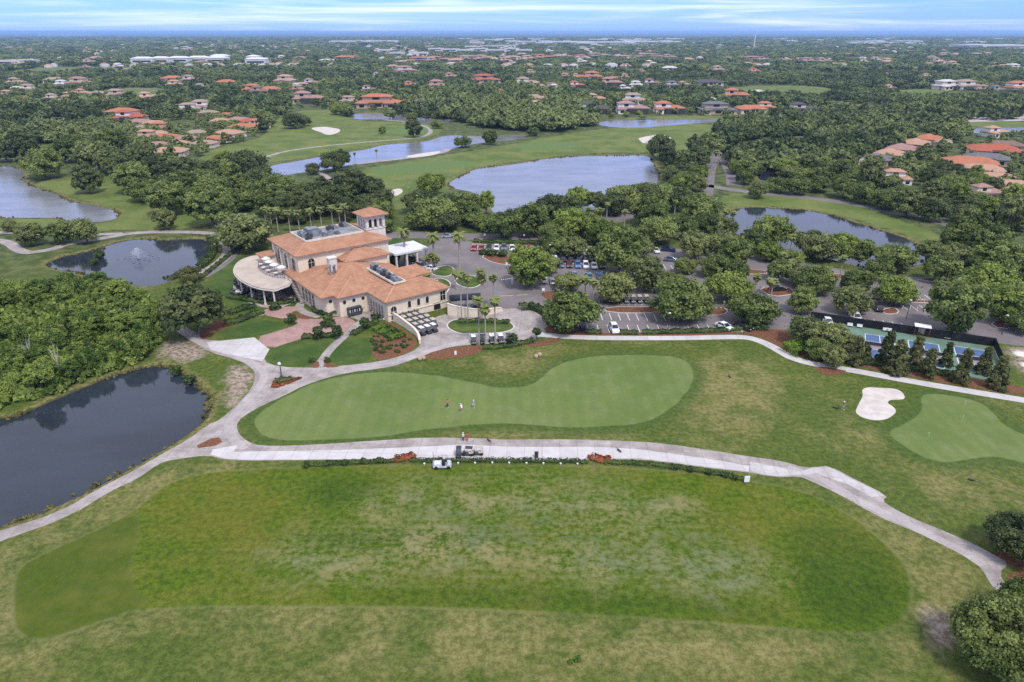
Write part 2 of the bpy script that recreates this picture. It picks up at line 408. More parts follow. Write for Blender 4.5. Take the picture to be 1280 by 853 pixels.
rg = t.mix(t.math('MULTIPLY', t.math('MULTIPLY', A('wear', 0, 6, 5), t.ss(rows, .55, .95)), t.ss(n1, .42, .6, .0, .28)), rg, (.17, .175, .085))
stripe = t.n('ShaderNodeTexWave', i_Vector=t.scl(p, (.8, .55, 1)), i_Scale=.8, i_Distortion=1.5, i_Detail=2.0).outputs['Fac']
rl = t.mix(t.ss(patch, .40, .60), (.052, .080, .007), (.125, .132, .020))
rl = t.mix(t.math('MULTIPLY', stripe, .32), rl, (.105, .105, .028))
rl = t.mix(t.math('MULTIPLY', fine, .5), rl, (.040, .062, .010))
rgm = t.mix(t.math('MULTIPLY', A('rangeleft', 0, .8, .4), .62), rg, rl)
edge = t.math('MULTIPLY', t.math('ADD', t.math('SUBTRACT', A('range', -.45, .5, .2), A('range', .05, .5, .2)), t.math('MULTIPLY', t.math('SUBTRACT', A('rangeleft', -.2, .6, .3), A('rangeleft', .25, .6, .3)), .4)), t.ss(patch, .35, .6, .1, .45))
c = t.mix(A('range', 0, 1.6, .3), c, rgm)
c = t.mix(edge, c, (.17, .165, .062))
# lawns round the clubhouse
lu = t.mix(t.ss(patch, .4, .65), (.040, .078, .014), (.090, .118, .028))
c = t.mix(A('lush', 0, .4, .3), c, lu)
# collar and putting greens
c = t.mix(t.math('MULTIPLY', A('green', -2.2, 3.4, 1.8), .6), c, t.mix(fine, (.036, .074, .014), (.062, .102, .022)))
gr = t.mix(t.ss(n20, .35, .66), (.110, .154, .038), (.150, .188, .054))
gr = t.mix(t.math('MULTIPLY', t.ss(n6, .45, .7), .6), gr, (.172, .202, .082))
gr = t.mix(t.math('MULTIPLY', fine, .3), gr, (.09, .13, .035))
mow = t.n('ShaderNodeTexWave', i_Vector=t.scl(p, (.5, .8, 1)), i_Scale=.22, i_Distortion=.6, i_Detail=1.0).outputs['Fac']
gr = t.mix(t.math('MULTIPLY', t.ss(mow, .35, .65), .22), gr, (.085, .135, .036))
gr = t.mix(t.math('MULTIPLY', t.ss(n50, .48, .68), .45), gr, (.185, .19, .085))
c = t.mix(A('green', 0, .9, .22), c, gr)
# bare soil, banks
soil = t.mix(t.ss(n1, .38, .62), (.17, .125, .09), (.36, .29, .23))
c = t.mix(t.math('MULTIPLY', A('bare', 0, 7, 2.2), t.ss(t.math('ADD', n1, t.math('MULTIPLY', n6, .5)), .45, .78)), c, soil)
c = t.mix(A('sandw', 0, 2, .5), c, (.62, .58, .50))
bank = t.mix(t.ss(n1, .4, .6), (.075, .085, .018), (.21, .175, .070))
c = t.mix(t.math('MULTIPLY', A('water', -2.2, 4.5, .9), .85), c, bank)
c = t.mix(A('water', -.75, 1.6, .35), c, (.055, .052, .026))
bmp = t.bump(t.math('ADD', n1, t.math('MULTIPLY', nf, .6)), .5, .25)
TURF = t.out(c, .9, .12, bmp)
me = npmesh('ground', np.stack([P[:, 0], P[:, 1], zz], 1), F, TURF, smooth=True)
for k, v in fields.items():
    a = me.attributes.new(k, 'FLOAT', 'POINT'); a.data.foreach_set('value', np.ascontiguousarray(v, np.float32))
go = link('ground', me); go['kind'] = 'structure'

t = NT('lawn_grass'); p = t.pos()
LAWN = t.out(t.mix(t.ss(t.noise(p, .25, 5, .6), .38, .65), (.042, .080, .015), (.100, .122, .032)), .9, .12, t.bump(t.noise(p, 3, 3), .4, .2))
t = NT('verge_grass'); p = t.pos()
VERGE = t.out(t.mix(t.ss(t.noise(p, .3, 5, .6), .38, .62), (.06, .08, .018), (.16, .125, .055)), .9, .12, t.bump(t.noise(p, 3, 3), .4, .2))
# ------------------------------------------------------------------ water
def water_mat(name, base, rough, ripple):
    t = NT(name); p = t.pos()
    w = t.noise(t.scl(p, (.6, 1.6, 1)), 1.4, 3, .6); w2 = t.noise(t.scl(p, (.05, .12, 1)), 1, 3, .5)
    nm = t.bump(t.math('ADD', w, t.math('MULTIPLY', w2, 2.0)), ripple, .12)
    c = t.mix(t.ss(w2, .35, .65), base, tuple(x * 1.35 for x in base))
    return t.out(c, rough, .5, nm, IOR=1.33)
WAT = water_mat('pond_water', (.019, .024, .032), .03, .045)
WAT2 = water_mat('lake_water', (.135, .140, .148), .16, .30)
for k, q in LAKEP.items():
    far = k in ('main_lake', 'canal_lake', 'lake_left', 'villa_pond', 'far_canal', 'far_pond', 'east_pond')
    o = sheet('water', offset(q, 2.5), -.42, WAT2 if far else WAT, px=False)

# ------------------------------------------------------------------ hard surfaces
def paving(name, c1, c2, joint, cell, stain=.35):
    t = NT(name); p = t.pos()
    r = t.n('ShaderNodeVectorRotate', i_Vector=p, i_Angle=R(3)).outputs[0]
    br = t.n('ShaderNodeTexBrick', i_Vector=r, i_Scale=1.0, offset=0.0, i_Color1=(1, 1, 1, 1), i_Color2=(.86, .86, .86, 1), i_Mortar=(.62, .62, .62, 1))
    t.inp(br, 'Brick Width', cell[0]); t.inp(br, 'Row Height', cell[1]); t.inp(br, 'Mortar Size', joint)
    n = t.noise(p, .35, 5, .65); n2 = t.noise(p, 3, 4)
    c = t.mix(t.ss(n, .3, .7), c1, c2)
    c = t.mix(t.math('MULTIPLY', t.ss(n2, .45, .75), stain), c, tuple(x * .72 for x in c1))
    mm = t.n('ShaderNodeMix', data_type='RGBA', blend_type='MULTIPLY'); t.inp(mm, 0, .8); t.inp(mm, 6, c); t.inp(mm, 7, br.outputs[0])
    return t.out(mm.outputs[2], .85, .2)
CONC = paving('weathered_concrete', (.255, .218, .198), (.41, .365, .338), .05, (3, 3))
CONCN = paving('new_concrete', (.46, .43, .415), (.54, .51, .495), .05, (3, 6), .12)
CONCD = paving('worn_track', (.33, .29, .275), (.43, .385, .36), .04, (4, 4))
def asphalt(name, a, b):
    t = NT(name); p = t.pos()
    n = t.noise(p, .12, 5, .65); n2 = t.noise(p, 1.2, 4, .6); nf = t.noise(p, 14, 2)
    c = t.mix(t.ss(n, .3, .7), a, b); c = t.mix(t.math('MULTIPLY', t.ss(n2, .5, .72), .4), c, tuple(x * .6 for x in a))
    c = t.mix(t.math('MULTIPLY', nf, .15), c, (.3, .3, .3))
    return t.out(c, .85, .25)
ASPH = asphalt('asphalt', (.130, .110, .106), (.185, .160, .155))
PAVER = paving('pink_pavers', (.33, .195, .17), (.43, .275, .24), .03, (.4, .4), .25)
t = NT('mulch'); p = t.pos()
MULCH = t.out(t.mix(t.ss(t.noise(p, 2.2, 5, .7), .32, .68), (.095, .042, .023), (.215, .102, .055)), .95, .1, t.bump(t.noise(p, 6, 3), .5, .1))
t = NT('bunker_sand'); p = t.pos()
SAND = t.out(t.mix(t.ss(t.noise(p, .5, 4), .35, .65), (.46, .41, .36), (.55, .505, .45)), .95, .1, t.bump(t.noise(t.scl(p, (1, 3, 1)), 2.5, 3), .4, .12))
WHITE = plain('white_paint', (.78, .77, .74), .6)
KERB = plain('kerb_concrete', (.52, .48, .44), .85, obj=False)
YELLOW = plain('yellow_paint', (.62, .42, .06), .6)

sheet('parking_lot', PARKING, .006, ASPH, 1)
for pts, w in (([(395,287),(430,292),(470,294),(520,294),(570,296),(640,296),(720,299),(800,304)], 8),
               ([(800,304),(850,290),(876,262),(884,238),(886,214),(893,198),(900,190)], 6),
               ([(884,232),(930,240),(1000,246),(1060,254),(1110,264),(1150,272),(1190,282),(1230,292)], 6),
               ([(918,232),(915,214),(905,200)], 7),
               ([(690,277),(760,277),(790,268),(800,262)], 9)):
    ribbon('road', pts, w, .010 if w != 8 else .014, ASPH)
sheet('cart_path', CARTLOOP, .014, CONC, 1)
ribbon('worn_track', [(204,398),(222,411),(250,430),(300,447),(330,461),(330,478),(305,505),(285,527),(288,545),(305,562)], 1.7, .022, CONCD)
ribbon('worn_track', [(985,584),(1030,600),(1065,622),(1110,644),(1160,668),(1205,690),(1230,707)], 1.6, .022, CONCD)
ribbon('worn_track', [(440,462),(480,455),(510,449),(545,436),(590,424),(640,421),(670,412)], 2.0, .022, CONCD)
NEWCONC = [(292,565),(420,563),(520,559),(580,556),(640,559),(750,559),(800,562),(900,576),(936,583),(936,590),(900,586),(845,579),(800,573),(720,575),(580,574),(510,574),(342,575),(302,575),(282,574),(263,568),(266,562),(297,557)]
sheet('tee_pavement', NEWCONC, .024, CONCN)
sheet('tee_pavement', [(937,577),(1000,590),(1012,586),(1036,584),(1106,620),(1090,622),(1060,606),(1020,592),(1000,594),(970,596),(938,590)], .026, paving('patched_concrete', (.38, .35, .33), (.52, .49, .465), .05, (2, 3)))
sheet('forecourt', [(258,428),(318,422),(337,437),(328,452),(300,446),(264,438)], .024, CONCN)
sheet('paver_drive', [(319,422),(345,415),(372,406),(372,402),(350,398),(330,394),(327,388),(345,384),(376,383),(373,388),(362,391),(380,397),(395,400),(410,397),(425,396),(438,398),(446,404),(445,410),(434,415),(412,418),(392,420),(365,427),(337,437)], .020, PAVER, 1)
ribbon('footpath', [(455,388),(462,394),(452,402),(438,414),(422,428),(410,440),(402,452),(398,459)], 2.0, .026, CONC)
ribbon('footpath', [(397,372),(380,376),(372,384),(382,392),(400,396)], 2.2, .017, CONC)
sheet('footpath', [(392,396),(425,393),(457,388),(482,398),(470,402),(450,401),(440,397),(420,395)], .017, CONC, 1)
ribbon('footpath', [(284,402),(310,397),(330,393)], 1.3, .017, CONC)
ribbon('footpath', [(671,418),(720,422.5),(845,423),(905,421.5),(930,421.5),(945,424.5),(961,431),(978,441),(990,448),(1017,455.5),(1065,463),(1115,472.5),(1185,485),(1280,500.5),(1330,509)], 2.5, .018, CONCN)
ribbon('footpath', [(-30,299),(0,300.5),(12,304),(22,312),(32,316),(46,315),(67,311.5),(80,306),(110,301),(140,296),(160,292),(190,290),(225,290),(262,291),(277,297),(287,308),(283,321),(271,331),(252,342),(238,350)], 3.6, .010, CONC)
ribbon('footpath', [(-30,290),(20,291),(60,293),(120,293.5),(152,292)], 3.0, .007, CONC)
ribbon('footpath', [(283,300),(290,312),(284,324),(268,336),(250,346)], 5.0, .008, ASPH)
for pts, w in (([(330,197),(360,188),(430,180),(480,176),(530,172),(541,164),(530,157),(505,152),(480,150)], 3), ([(260,212),(268,204),(285,202),(295,206)], 3),
               ([(445,205),(470,202),(500,199),(540,193),(556,190),(560,186)], 4.5), ([(378,240),(400,230),(420,222),(432,225),(400,236),(380,241),(376,236)], 3),
               ([(395,216),(404,218),(415,226),(440,226)], 3)):
    ribbon('footpath', pts, w, .012, CONC)
sheet('bunker', [(1077,487),(1085,484),(1100,485),(1120,486),(1129,491),(1132,499),(1122,500),(1112,500),(1109,504),(1116,508),(1121,514),(1116,520),(1107,525),(1092,526),(1077,522),(1069,516),(1071,510),(1075,502),(1079,495)], .012, SAND, 2)
for q in ([(388,160),(405,158.5),(416,160),(426,162),(424,166),(410,170),(400,165),(392,163)], [(797,173),(812,170),(825,168),(838,171),(839,175),(820,178),(804,180),(800,176)],
          [(505,196),(520,193),(540,190),(553,189),(545,194),(515,198)], [(486,239),(500,235),(505,240),(495,246),(486,246)], [(1150,120),(1190,118),(1222,119),(1218,124),(1180,125)],
          [(938,113),(952,112),(955,115),(942,116)], [(137,113),(152,112),(154,115),(140,116)]):
    sheet('bunker', q, .05, SAND, 2)
# mulch and islands
MUL = [[(343,471),(378,472),(336,490)], [(237,562),(272,544),(280,556)], [(465,424),(475,405),(487,401),(505,413),(520,423),(523,431),(512,440),(490,448),(466,452)],
 [(521,449),(545,438),(585,432),(604,432),(603,440),(575,448),(545,449)], [(655,431),(685,425),(705,421),(688,432),(664,434)],
 [(930,414),(950,411),(988,413),(1000,440),(1080,452),(1180,468),(1250,478),(1290,488),(1290,496),(1190,481),(1115,467),(1065,457),(1017,450),(990,443),(962,427),(944,420),(928,418)],
 [(1020,458),(1045,461),(1062,465),(1040,471),(1022,466)], [(676,414),(690,404),(700,413),(760,417),(850,416),(935,415),(925,418),(845,420),(720,420)], [(385,459),(398,450),(400,460),(390,460)], [(404,460),(406,452),(420,457),(425,459)],
 [(356,395),(360,391),(376,392),(390,397),(386,400),(368,398)], [(248,420),(262,404),(285,398),(300,404),(268,416),(256,426)], [(1240,690),(1262,684),(1290,690),(1290,720),(1262,706)],[(1255,716),(1290,715),(1290,740),(1268,740)],
 [(675,368),(685,364),(705,365),(720,372),(700,376),(683,374)]]
for q in MUL: sheet('mulch_bed', q, .030, MULCH, 1)
ISL = [([(590,306),(592,303),(700,306),(760,305),(758,309),(700,309.5)], 'g'), ([(598,320),(622,316),(650,326),(640,332),(618,330)], 'm'), ([(752,384),(830,384),(828,392),(760,392)], 'm'),
 ([(792,330),(812,328),(818,334),(800,337)], 'm'), ([(945,360),(985,358),(996,368),(965,372)], 'm'), ([(1100,388),(1118,384),(1126,392),(1108,394)], 'm'), ([(1040,370),(1075,372),(1210,378),(1205,381),(1070,376)], 'm'),
 ([(1235,404),(1262,398),(1280,408),(1250,412)], 'm'), ([(880,388),(905,384),(912,392),(890,396)], 'm'), ([(1120,346),(1290,352),(1290,364),(1230,362)], 'g'), ([(900,335),(960,338),(958,344),(900,341)], 'm'), ([(1010,340),(1080,346),(1080,352),(1010,346)], 'm')]
ISLP = []
for q, k in ISL:
    pg = chaikin(GP(q), 1); ISLP.append(pg)
    m = MB().prism(pg, .0, .14).build('kerb', KERB); m['kind'] = 'structure'
    sheet('mulch_bed' if k == 'm' else 'grass_verge', offset(pg, -.25), .145, MULCH if k == 'm' else VERGE, px=False)
# kerbed lawn ovals by the drive
for q in ([(555,408),(566,399),(594,400),(626,399),(641,404),(645,411),(630,417),(594,418),(571,418)], [(536,337),(560,331),(571,338),(562,347),(540,345)], [(566,349),(590,343),(608,352),(592,362),(572,358)], [(538,350),(552,347),(566,354),(560,366),(550,373),(541,362)]):
    pg = chaikin(GP(q), 2)
    m = MB().prism(pg, 0, .12).build('kerb', KERB); m['kind'] = 'structure'
    o = sheet('lawn', offset(pg, -.35), .125, LAWN, px=False)
# parking bays and stop lines
def bars(name, rows, m, w=.12):
    mb = MB()
    for (x0, y0), (x1, y1), n, L, ang in rows:
        a = np.array(G(x0, y0)); b = np.array(G(x1, y1))
        for i in range(n):
            c = a + (b - a) * i / max(1, n - 1)
            ca, sa = math.cos(ang), math.sin(ang)
            q = [(c[0] + sx * w / 2 * sa + sy * L / 2 * ca, c[1] - sx * w / 2 * ca + sy * L / 2 * sa, .0115) for sx, sy in ((1, -1), (1, 1), (-1, 1), (-1, -1))]
            mb.add(q, [(0, 1, 2, 3)])
    o = mb.build(name, m); o['kind'] = 'structure'
bars('bay_markings', [((597,310),(752,314),18,4.6,R(90)), ((697,330),(757,333),7,4.6,R(90)), ((699,323),(758,325),7,4.6,R(90)), ((752,396),(830,397),8,4.6,R(90)), ((735,411),(925,411),16,4.6,R(90)),
  ((812,332),(850,336),5,4.6,R(90)), ((742,377),(818,378),10,4.2,R(90)), ((1040,398),(1130,408),9,4.6,R(80)), ((1150,372),(1215,376),7,4.6,R(85)), ((1130,384),(1190,388),6,4.6,R(85)), ((640,352),(690,354),5,4.6,R(90))], WHITE)
bars('stop_line', [((634,370),(634.2,370),1,3.6,R(6)), ((652,369),(652,369),1,3,R(10)), ((634,344),(634,344),1,3,R(4))], YELLOW, .3)
bars('crosswalk', [((627,350),(640,348),6,.9,R(80))], WHITE, .28)
# ------------------------------------------------------------------ clubhouse
def tiles(name, a, b, c3):
    t = NT(name); v = t.obj()
    n = t.noise(v, .5, 5, .65); n2 = t.noise(v, 5, 3, .6)
    c = t.mix(t.ss(n, .3, .7), a, b); c = t.mix(t.math('MULTIPLY', t.ss(n2, .45, .7), .5), c, c3)
    g = t.n('ShaderNodeNewGeometry'); 
    w = t.n('ShaderNodeTexWave', i_Vector=v, i_Scale=1.1, i_Distortion=.4, bands_direction='Z').outputs['Fac']
    w2 = t.n('ShaderNodeTexWave', i_Vector=v, i_Scale=.9, i_Distortion=.2, bands_direction='DIAGONAL').outputs['Fac']
    c = t.mix(t.math('MULTIPLY', w, .12), c, c3)
    return t.out(c, .8, .2, t.bump(t.math('ADD', w, w2), .5, .08))
ROOF = tiles('terracotta_tiles', (.325, .160, .090), (.43, .236, .144), (.225, .104, .058))
t = NT('cream_stucco'); v = t.obj()
STUCCO = t.out(t.mix(t.ss(t.noise(v, .35, 5, .6), .3, .7), (.64, .535, .385), (.73, .63, .475)), .9, .15, t.bump(t.noise(v, 8, 3), .2, .03))
TRIM = plain('pale_trim', (.64, .56, .44), .8)
WHITES = plain('white_stucco', (.62, .56, .49), .85)
GLASS = plain('dark_glass', (.020, .021, .023), .25, .35, .3, .4)
METAL = plain('roof_unit_metal', (.19, .195, .205), .55, .4, .35, .7)
METALD = plain('dark_metal', (.045, .045, .048), .5, .4)
MEMB = plain('grey_membrane', (.22, .225, .235), .9, .2, .2, .4)
DECK = plain('terrace_deck', (.42, .355, .285), .85, .2, .12, .3)
DARKIN = plain('painted_interior_shade', (.075, .065, .055), .9)  # dark colour carries the shade inside arcade, belfry and under the terrace
FABW = plain('white_fabric', (.58, .57, .55), .85)
AWN = plain('navy_awning', (.022, .026, .040), .8)
BLACK = plain('black_rubber', (.018, .018, .019), .75)
WOOD = plain('dark_wood', (.09, .05, .03), .7)

CH = empty('clubhouse', (BO[0], BO[1], 0), BA, 'sprawling cream stucco clubhouse with terracotta hip roofs, square belvedere tower and round terrace', 'clubhouse')

def hip(mb, u0, u1, v0, v1, z, slope, over=.7, flat=None, th=.28):
    u0 -= over; u1 += over; v0 -= over; v1 += over
    run = min(u1 - u0, v1 - v0) / 2
    h = run * slope
    if flat and flat < h: run = flat / slope; h = flat
    run = min(run, min(u1 - u0, v1 - v0) / 2 - .01)
    o = [(u0, v0), (u1, v0), (u1, v1), (u0, v1)]; i = [(u0 + run, v0 + run), (u1 - run, v0 + run), (u1 - run, v1 - run), (u0 + run, v1 - run)]
    vs = [(a, b, z - th) for a, b in o] + [(a, b, z) for a, b in o] + [(a, b, z + h) for a, b in i]
    fs = [(3, 2, 1, 0)] + [(k, (k + 1) % 4, 4 + (k + 1) % 4, 4 + k) for k in range(4)] + [(4 + k, 4 + (k + 1) % 4, 8 + (k + 1) % 4, 8 + k) for k in range(4)] + [(8, 9, 10, 11)]
    mb.add(vs, fs)
    return z + h
def hipcaps(caps, u0, u1, v0, v1, z, slope, over=.7, flat=None):
    u0 -= over; u1 += over; v0 -= over; v1 += over
    run = min(u1 - u0, v1 - v0) / 2; h = run * slope
    if flat and flat < h: run = flat / slope; h = flat
    for (a, b), (c, d) in zip([(u0, v0), (u1, v0), (u1, v1), (u0, v1)], [(u0 + run, v0 + run), (u1 - run, v0 + run), (u1 - run, v1 - run), (u0 + run, v1 - run)]):
        caps.append(MB().tube([(a, b, z + .03), (c, d, z + h + .03)], .13, 6))
    caps.append(MB().tube([(u0 + run, (v0 + run), z + h + .03), (u1 - run, v1 - run, z + h + .03)], .13, 6)) if abs((u1 - u0) - (v1 - v0)) > 2 and (run * 2 > min(u1 - u0, v1 - v0) - .3) else None

def arch_profile(c, w, z0, zs, n=10):
    """opening outline from bottom left up over to bottom right; zs = springing height"""
    r = w / 2
    return [(c - r, z0)] + [(c - r * math.cos(math.pi * k / n), zs + r * math.sin(math.pi * k / n)) for k in range(n + 1)] + [(c + r, z0)]

def plane_prism(mb, prof, origin, along, normal, t0, t1):
    """polygon (s,z) laid on a wall line: origin + along*s, extruded from t0 to t1 along normal"""
    n = len(prof)
    def pt(s, z, t): return (origin[0] + along[0] * s + normal[0] * t, origin[1] + along[1] * s + normal[1] * t, z)
    vs = [pt(s, z, t0) for s, z in prof] + [pt(s, z, t1) for s, z in prof]
    fs = [(i, (i + 1) % n, n + (i + 1) % n, n + i) for i in range(n)]
    for t in tessellate_polygon([[Vector((s, z, 0)) for s, z in prof]]):
        t = tuple(t); fs.append(t); fs.append(tuple(n + i for i in t))
    k = len(mb.v); mb.add(vs, fs)

FACES = {'S': ((1, 0), (0, -1)), 'L': ((0, 1), (-1, 0)), 'E': ((0, 1), (1, 0)), 'N': ((1, 0), (0, 1))}
def window(parent, u, v, face, z0, w, h, arched=True, surround=True, name='window', mull=None, gm=None):
    mull = (w > 1.2) if mull is None else mull
    al, nr = FACES[face]
    def outline(g):
        ww = w + 2 * g
        if arched: return arch_profile(0, ww, z0 - g, z0 + h - w / 2)
        return [(-ww / 2, z0 - g), (-ww / 2, z0 + h + g), (ww / 2, z0 + h + g), (ww / 2, z0 - g)]
    m = MB(); plane_prism(m, outline(0), (u, v), al, nr, -.05, .035)
    o = m.build(name, gm or GLASS, parent)
    if surround:
        f = MB(); a = outline(.16); b = outline(0)
        n = len(a); pts = []
        def pt(s, z, t): return (u + al[0] * s + nr[0] * t, v + al[1] * s + nr[1] * t, z)
        vs = [pt(s, z, -.02) for s, z in a] + [pt(s, z, .12) for s, z in a] + [pt(s, z, .12) for s, z in b] + [pt(s, z, .0) for s, z in b]
        fs = []
        for i in range(n):
            j = (i + 1) % n
            for q in range(3): fs.append((q * n + i, q * n + j, (q + 1) * n + j, (q + 1) * n + i))
        f.add(vs, fs)
        if mull:
            plane_prism(f, [(-.04, z0), (-.04, z0 + h - .03), (.04, z0 + h - .03), (.04, z0)], (u, v), al, nr, .03, .07)
            zz_ = z0 + h * .6
            plane_prism(f, [(-w / 2, zz_ - .04), (-w / 2, zz_ + .04), (w / 2, zz_ + .04), (w / 2, zz_ - .04)], (u, v), al, nr, .032, .068)
        f.build('frame', TRIM, o)
    return o
def arch_wall(mb, u, v, face, s0, s1, z0, z1, openings, thick=.45):
    al, nr = FACES[face]
    prof = [(s0, z0)]
    top = [(s1, z1), (s0, z1)]
    for c, w, zb, zs in openings:
        prof += arch_profile(c, w, zb, zs)
    prof += [(s1, z0)] + top
    plane_prism(mb, prof, (u, v), al, nr, -thick, 0)

# walls -----------------------------------------------------------
m = MB()
m.prism([(0, -1.3), (16.9, -1.3), (16.9, 8.2), (13.6, 8.2), (13.6, 11.7), (19.5, 11.7), (19.5, 19), (13.9, 19), (13.9, 30), (-11.4, 30), (-11.4, 14.9), (-10.2, 11.7), (-8.2, 11.0), (-8.0, 8.7), (2.6, 8.55), (2.6, .9), (0, .9)], 0, 5.3)
front = m.build('wall', STUCCO, CH)
m = MB(); m.prism([(-9.6, 30.2), (17.2, 30.2), (17.2, 50.2), (-9.6, 50.2)], 0, 10.8)
m.prism([(2, 25.2), (14, 25.2), (14, 30.1), (2, 30.1)], 5.0, 8.3)
m.prism([(-13.6, 47.2), (-9.7, 47.2), (-9.7, 51), (-13.6, 51)], 0, 7.2)
m.build('wall', STUCCO, CH)
# arcade on the left return of the front wing
m = MB(); arch_wall(m, .0, 0, 'L', .9, 8.6, 0, 5.25, [(1.75 + 1.5 * k, 1.05, 0, 2.9) for k in range(5)], .5)
for k in range(5): m.box((-.05, 1.0 + 1.5 * k, .15), (.62, .5, .3))
m.build('arcade', TRIM, CH)
# string course and cornices
MB().box((8.6, -1.36, 1.75), (17.2, .22, .22)).build('cornice', TRIM, CH); MB().box((8.45, -1.38, 4.9), (17.2, .26, .3)).build('cornice', TRIM, CH); MB().box((-4, 8.56, 4.95), (7.9, .22, .28)).build('cornice', TRIM, CH); MB().box((-11.46, 22.4, 4.95), (.2, 15, .28)).build('cornice', TRIM, CH)
MB().box((3.8, 30.1, 10.4), (27, .3, .4)).build('cornice', TRIM, CH); MB().box((-9.7, 40.2, 10.4), (.3, 20.3, .4)).build('cornice', TRIM, CH); MB().box((8, 25.1, 7.95), (12.3, .26, .35)).build('cornice', TRIM, CH); MB().box((1.92, 27.6, 7.95), (.26, 4.8, .35)).build('cornice', TRIM, CH); MB().box((19.55, 15.3, 4.95), (.2, 7.4, .28)).build('cornice', TRIM, CH); MB().box((16.5, 11.6, 4.95), (6.1, .22, .28)).build('cornice', TRIM, CH)
# roofs -----------------------------------------------------------
m = MB(); CAPS = []
for a in ((-11.4, 14, 11.0, 36, 5.50, .25, .7, 2.9), (-8.1, 6, 8.6, 22, 5.46, .29, .7, None), (-.2, 13.4, -1.2, 25, 5.43, .29, .65, 1.95), (0, 16.9, -1.3, 9.6, 5.52, .30, .72, None), (6, 19.5, 11.7, 19.2, 5.58, .31, .7, None)):
    hip(m, *a); hipcaps(CAPS, *a)
lowroof = m.build('roof', ROOF, CH); NLOW = len(CAPS)
m = MB()
hip(m, -9.6, 17.2, 30.2, 50.2, 11.0, .36, .8, 1.75); hipcaps(CAPS, -9.6, 17.2, 30.2, 50.2, 11.0, .36, .8, 1.75)
hip(m, 2, 14, 25.2, 37.2, 8.5, .31, .8); hipcaps(CAPS, 2, 14, 25.2, 37.2, 8.5, .31, .8)
hip(m, -13.6, -9, 47.2, 51, 7.3, .35, .6)
mainroof = m.build('roof', ROOF, CH)
RTM = plain('ridge_tile', (.50, .26, .16), .8)
for i, hc in enumerate(CAPS): hc.build('ridge_tiles', RTM, lowroof if i < NLOW else mainroof)
# mechanical wells
def well(u0, u1, v0, v1, z, wall_h, n, seed):
    m = MB(); t = .25
    for c, d in ((((u0 + u1) / 2, v0, z + wall_h / 2), (u1 - u0 + t, t, wall_h)), (((u0 + u1) / 2, v1, z + wall_h / 2), (u1 - u0 + t, t, wall_h)),
                 ((u0, (v0 + v1) / 2, z + wall_h / 2), (t, v1 - v0 - t, wall_h)), ((u1, (v0 + v1) / 2, z + wall_h / 2), (t, v1 - v0 - t, wall_h))): m.box(c, d)
    w = m.build('roof_parapet', TRIM, CH)
    f = MB().box(((u0 + u1) / 2, (v0 + v1) / 2, z + .06), (u1 - u0 - t, v1 - v0 - t, .12)); f.build('roof_well', MEMB, CH)
    r = random.Random(seed)
    for k in range(n):
        if u1 - u0 < 5: cu = (u0 + u1) / 2 + r.uniform(-.3, .3); cv = v0 + 1 + (v1 - v0 - 2) * k / (n - 1)
        else: cu = r.uniform(u0 + 1.3, u1 - 1.3); cv = r.uniform(v0 + 1.2, v1 - 1.2)
        q = MB(); a, b, h = r.uniform(1.0, 1.9), r.uniform(1.0, 1.8), r.uniform(.7, 1.3)
        q.box((cu, cv, z + .12 + h / 2), (a, b, h)); q.lathe([(0, h + .28), (.42, h + .28), (.42, h + .1)], (cu, cv, z + .12), 12); q.box((cu + a * .6, cv, z + .35), (.5, .5, .5))
        q.build('roof_unit', METAL if r.random() < .7 else METALD, CH)
well(4.6, 7.9, 3.6, 18.6, 7.42, .45, 11, 3)
well(-5.2, 11.8, 34.6, 45.8, 12.80, .55, 16, 5)
q = MB(); q.box((-1.2, 39.6, 13.9), (3.0, 2.6, 2.3)); q.box((-1.2, 39.6, 15.1), (3.2, 2.8, .12)); q.build('cooling_unit', METAL, CH)
# chimney and skylight
q = MB(); q.box((-3.2, 22.8, 8.6), (2.0, 1.7, 5.0)); q.box((-3.2, 22.8, 11.1), (2.3, 2.0, .25)); q.build('chimney', WHITES, CH)
q = MB()
for k, (a, b) in enumerate(((-5.0, 20.3), (-4.2, 19.6), (-3.5, 20.4), (-4.5, 21.0))): q.lathe([(.0, .9), (.35, .9), (.35, .7), (.18, .6), (.18, -1.2)], (a, b, 8.9), 10)
q.build('roof_vent', METAL, CH)
MB().box((8.2, 31.6, 10.45), (2.6, 1.5, .3)).build('skylight', FABW, CH)
# windows ---------------------------------------------------------
for u in (6.0, 8.6, 11.1): window(CH, u, -1.3, 'S', 2.5, .85, 1.8)
window(CH, 1.6, -1.3, 'S', .35, 1.55, 3.5); window(CH, 15.7, -1.3, 'S', 2.2, 1.5, 2.5, False)
window(CH, 13.9, -1.3, 'S', .02, 2.0, 2.0, False, name='service_door', mull=False); window(CH, 3.2, -1.3, 'S', .02, .9, .9, False, name='service_hatch', mull=False)
for u in (-6.7, -4.2, -1.7):
    m = MB(); plane_prism(m, [(.42 * math.cos(k * math.pi / 8), 3.75 + .42 * math.sin(k * math.pi / 8)) for k in range(16)], (u, 8.63), (1, 0), (0, -1), -.2, .12); m.build('round_window', GLASS, CH)
m = MB(); plane_prism(m, [(.42 * math.cos(k * math.pi / 8), 3.75 + .42 * math.sin(k * math.pi / 8)) for k in range(16)], (-9.2, 11.35), (.957, -.29), (-.29, -.957), -.2, .12); m.build('round_window', GLASS, CH)
for v in (17, 19.2, 21.4, 23.6): window(CH, -11.4, v, 'L', .9, 1.35, 3.6, False)
MB().box((2.52, 4.7, 2.45), (.06, 7.4, 4.7)).build('arcade_shade_panel', DARKIN, CH)  # added dark panel, its colour is the shade inside the arcade
for k in range(0): window(CH, 2.6, 1.9 + 1.75 * k, 'L', .1, 1.45, 3.6, False, False)
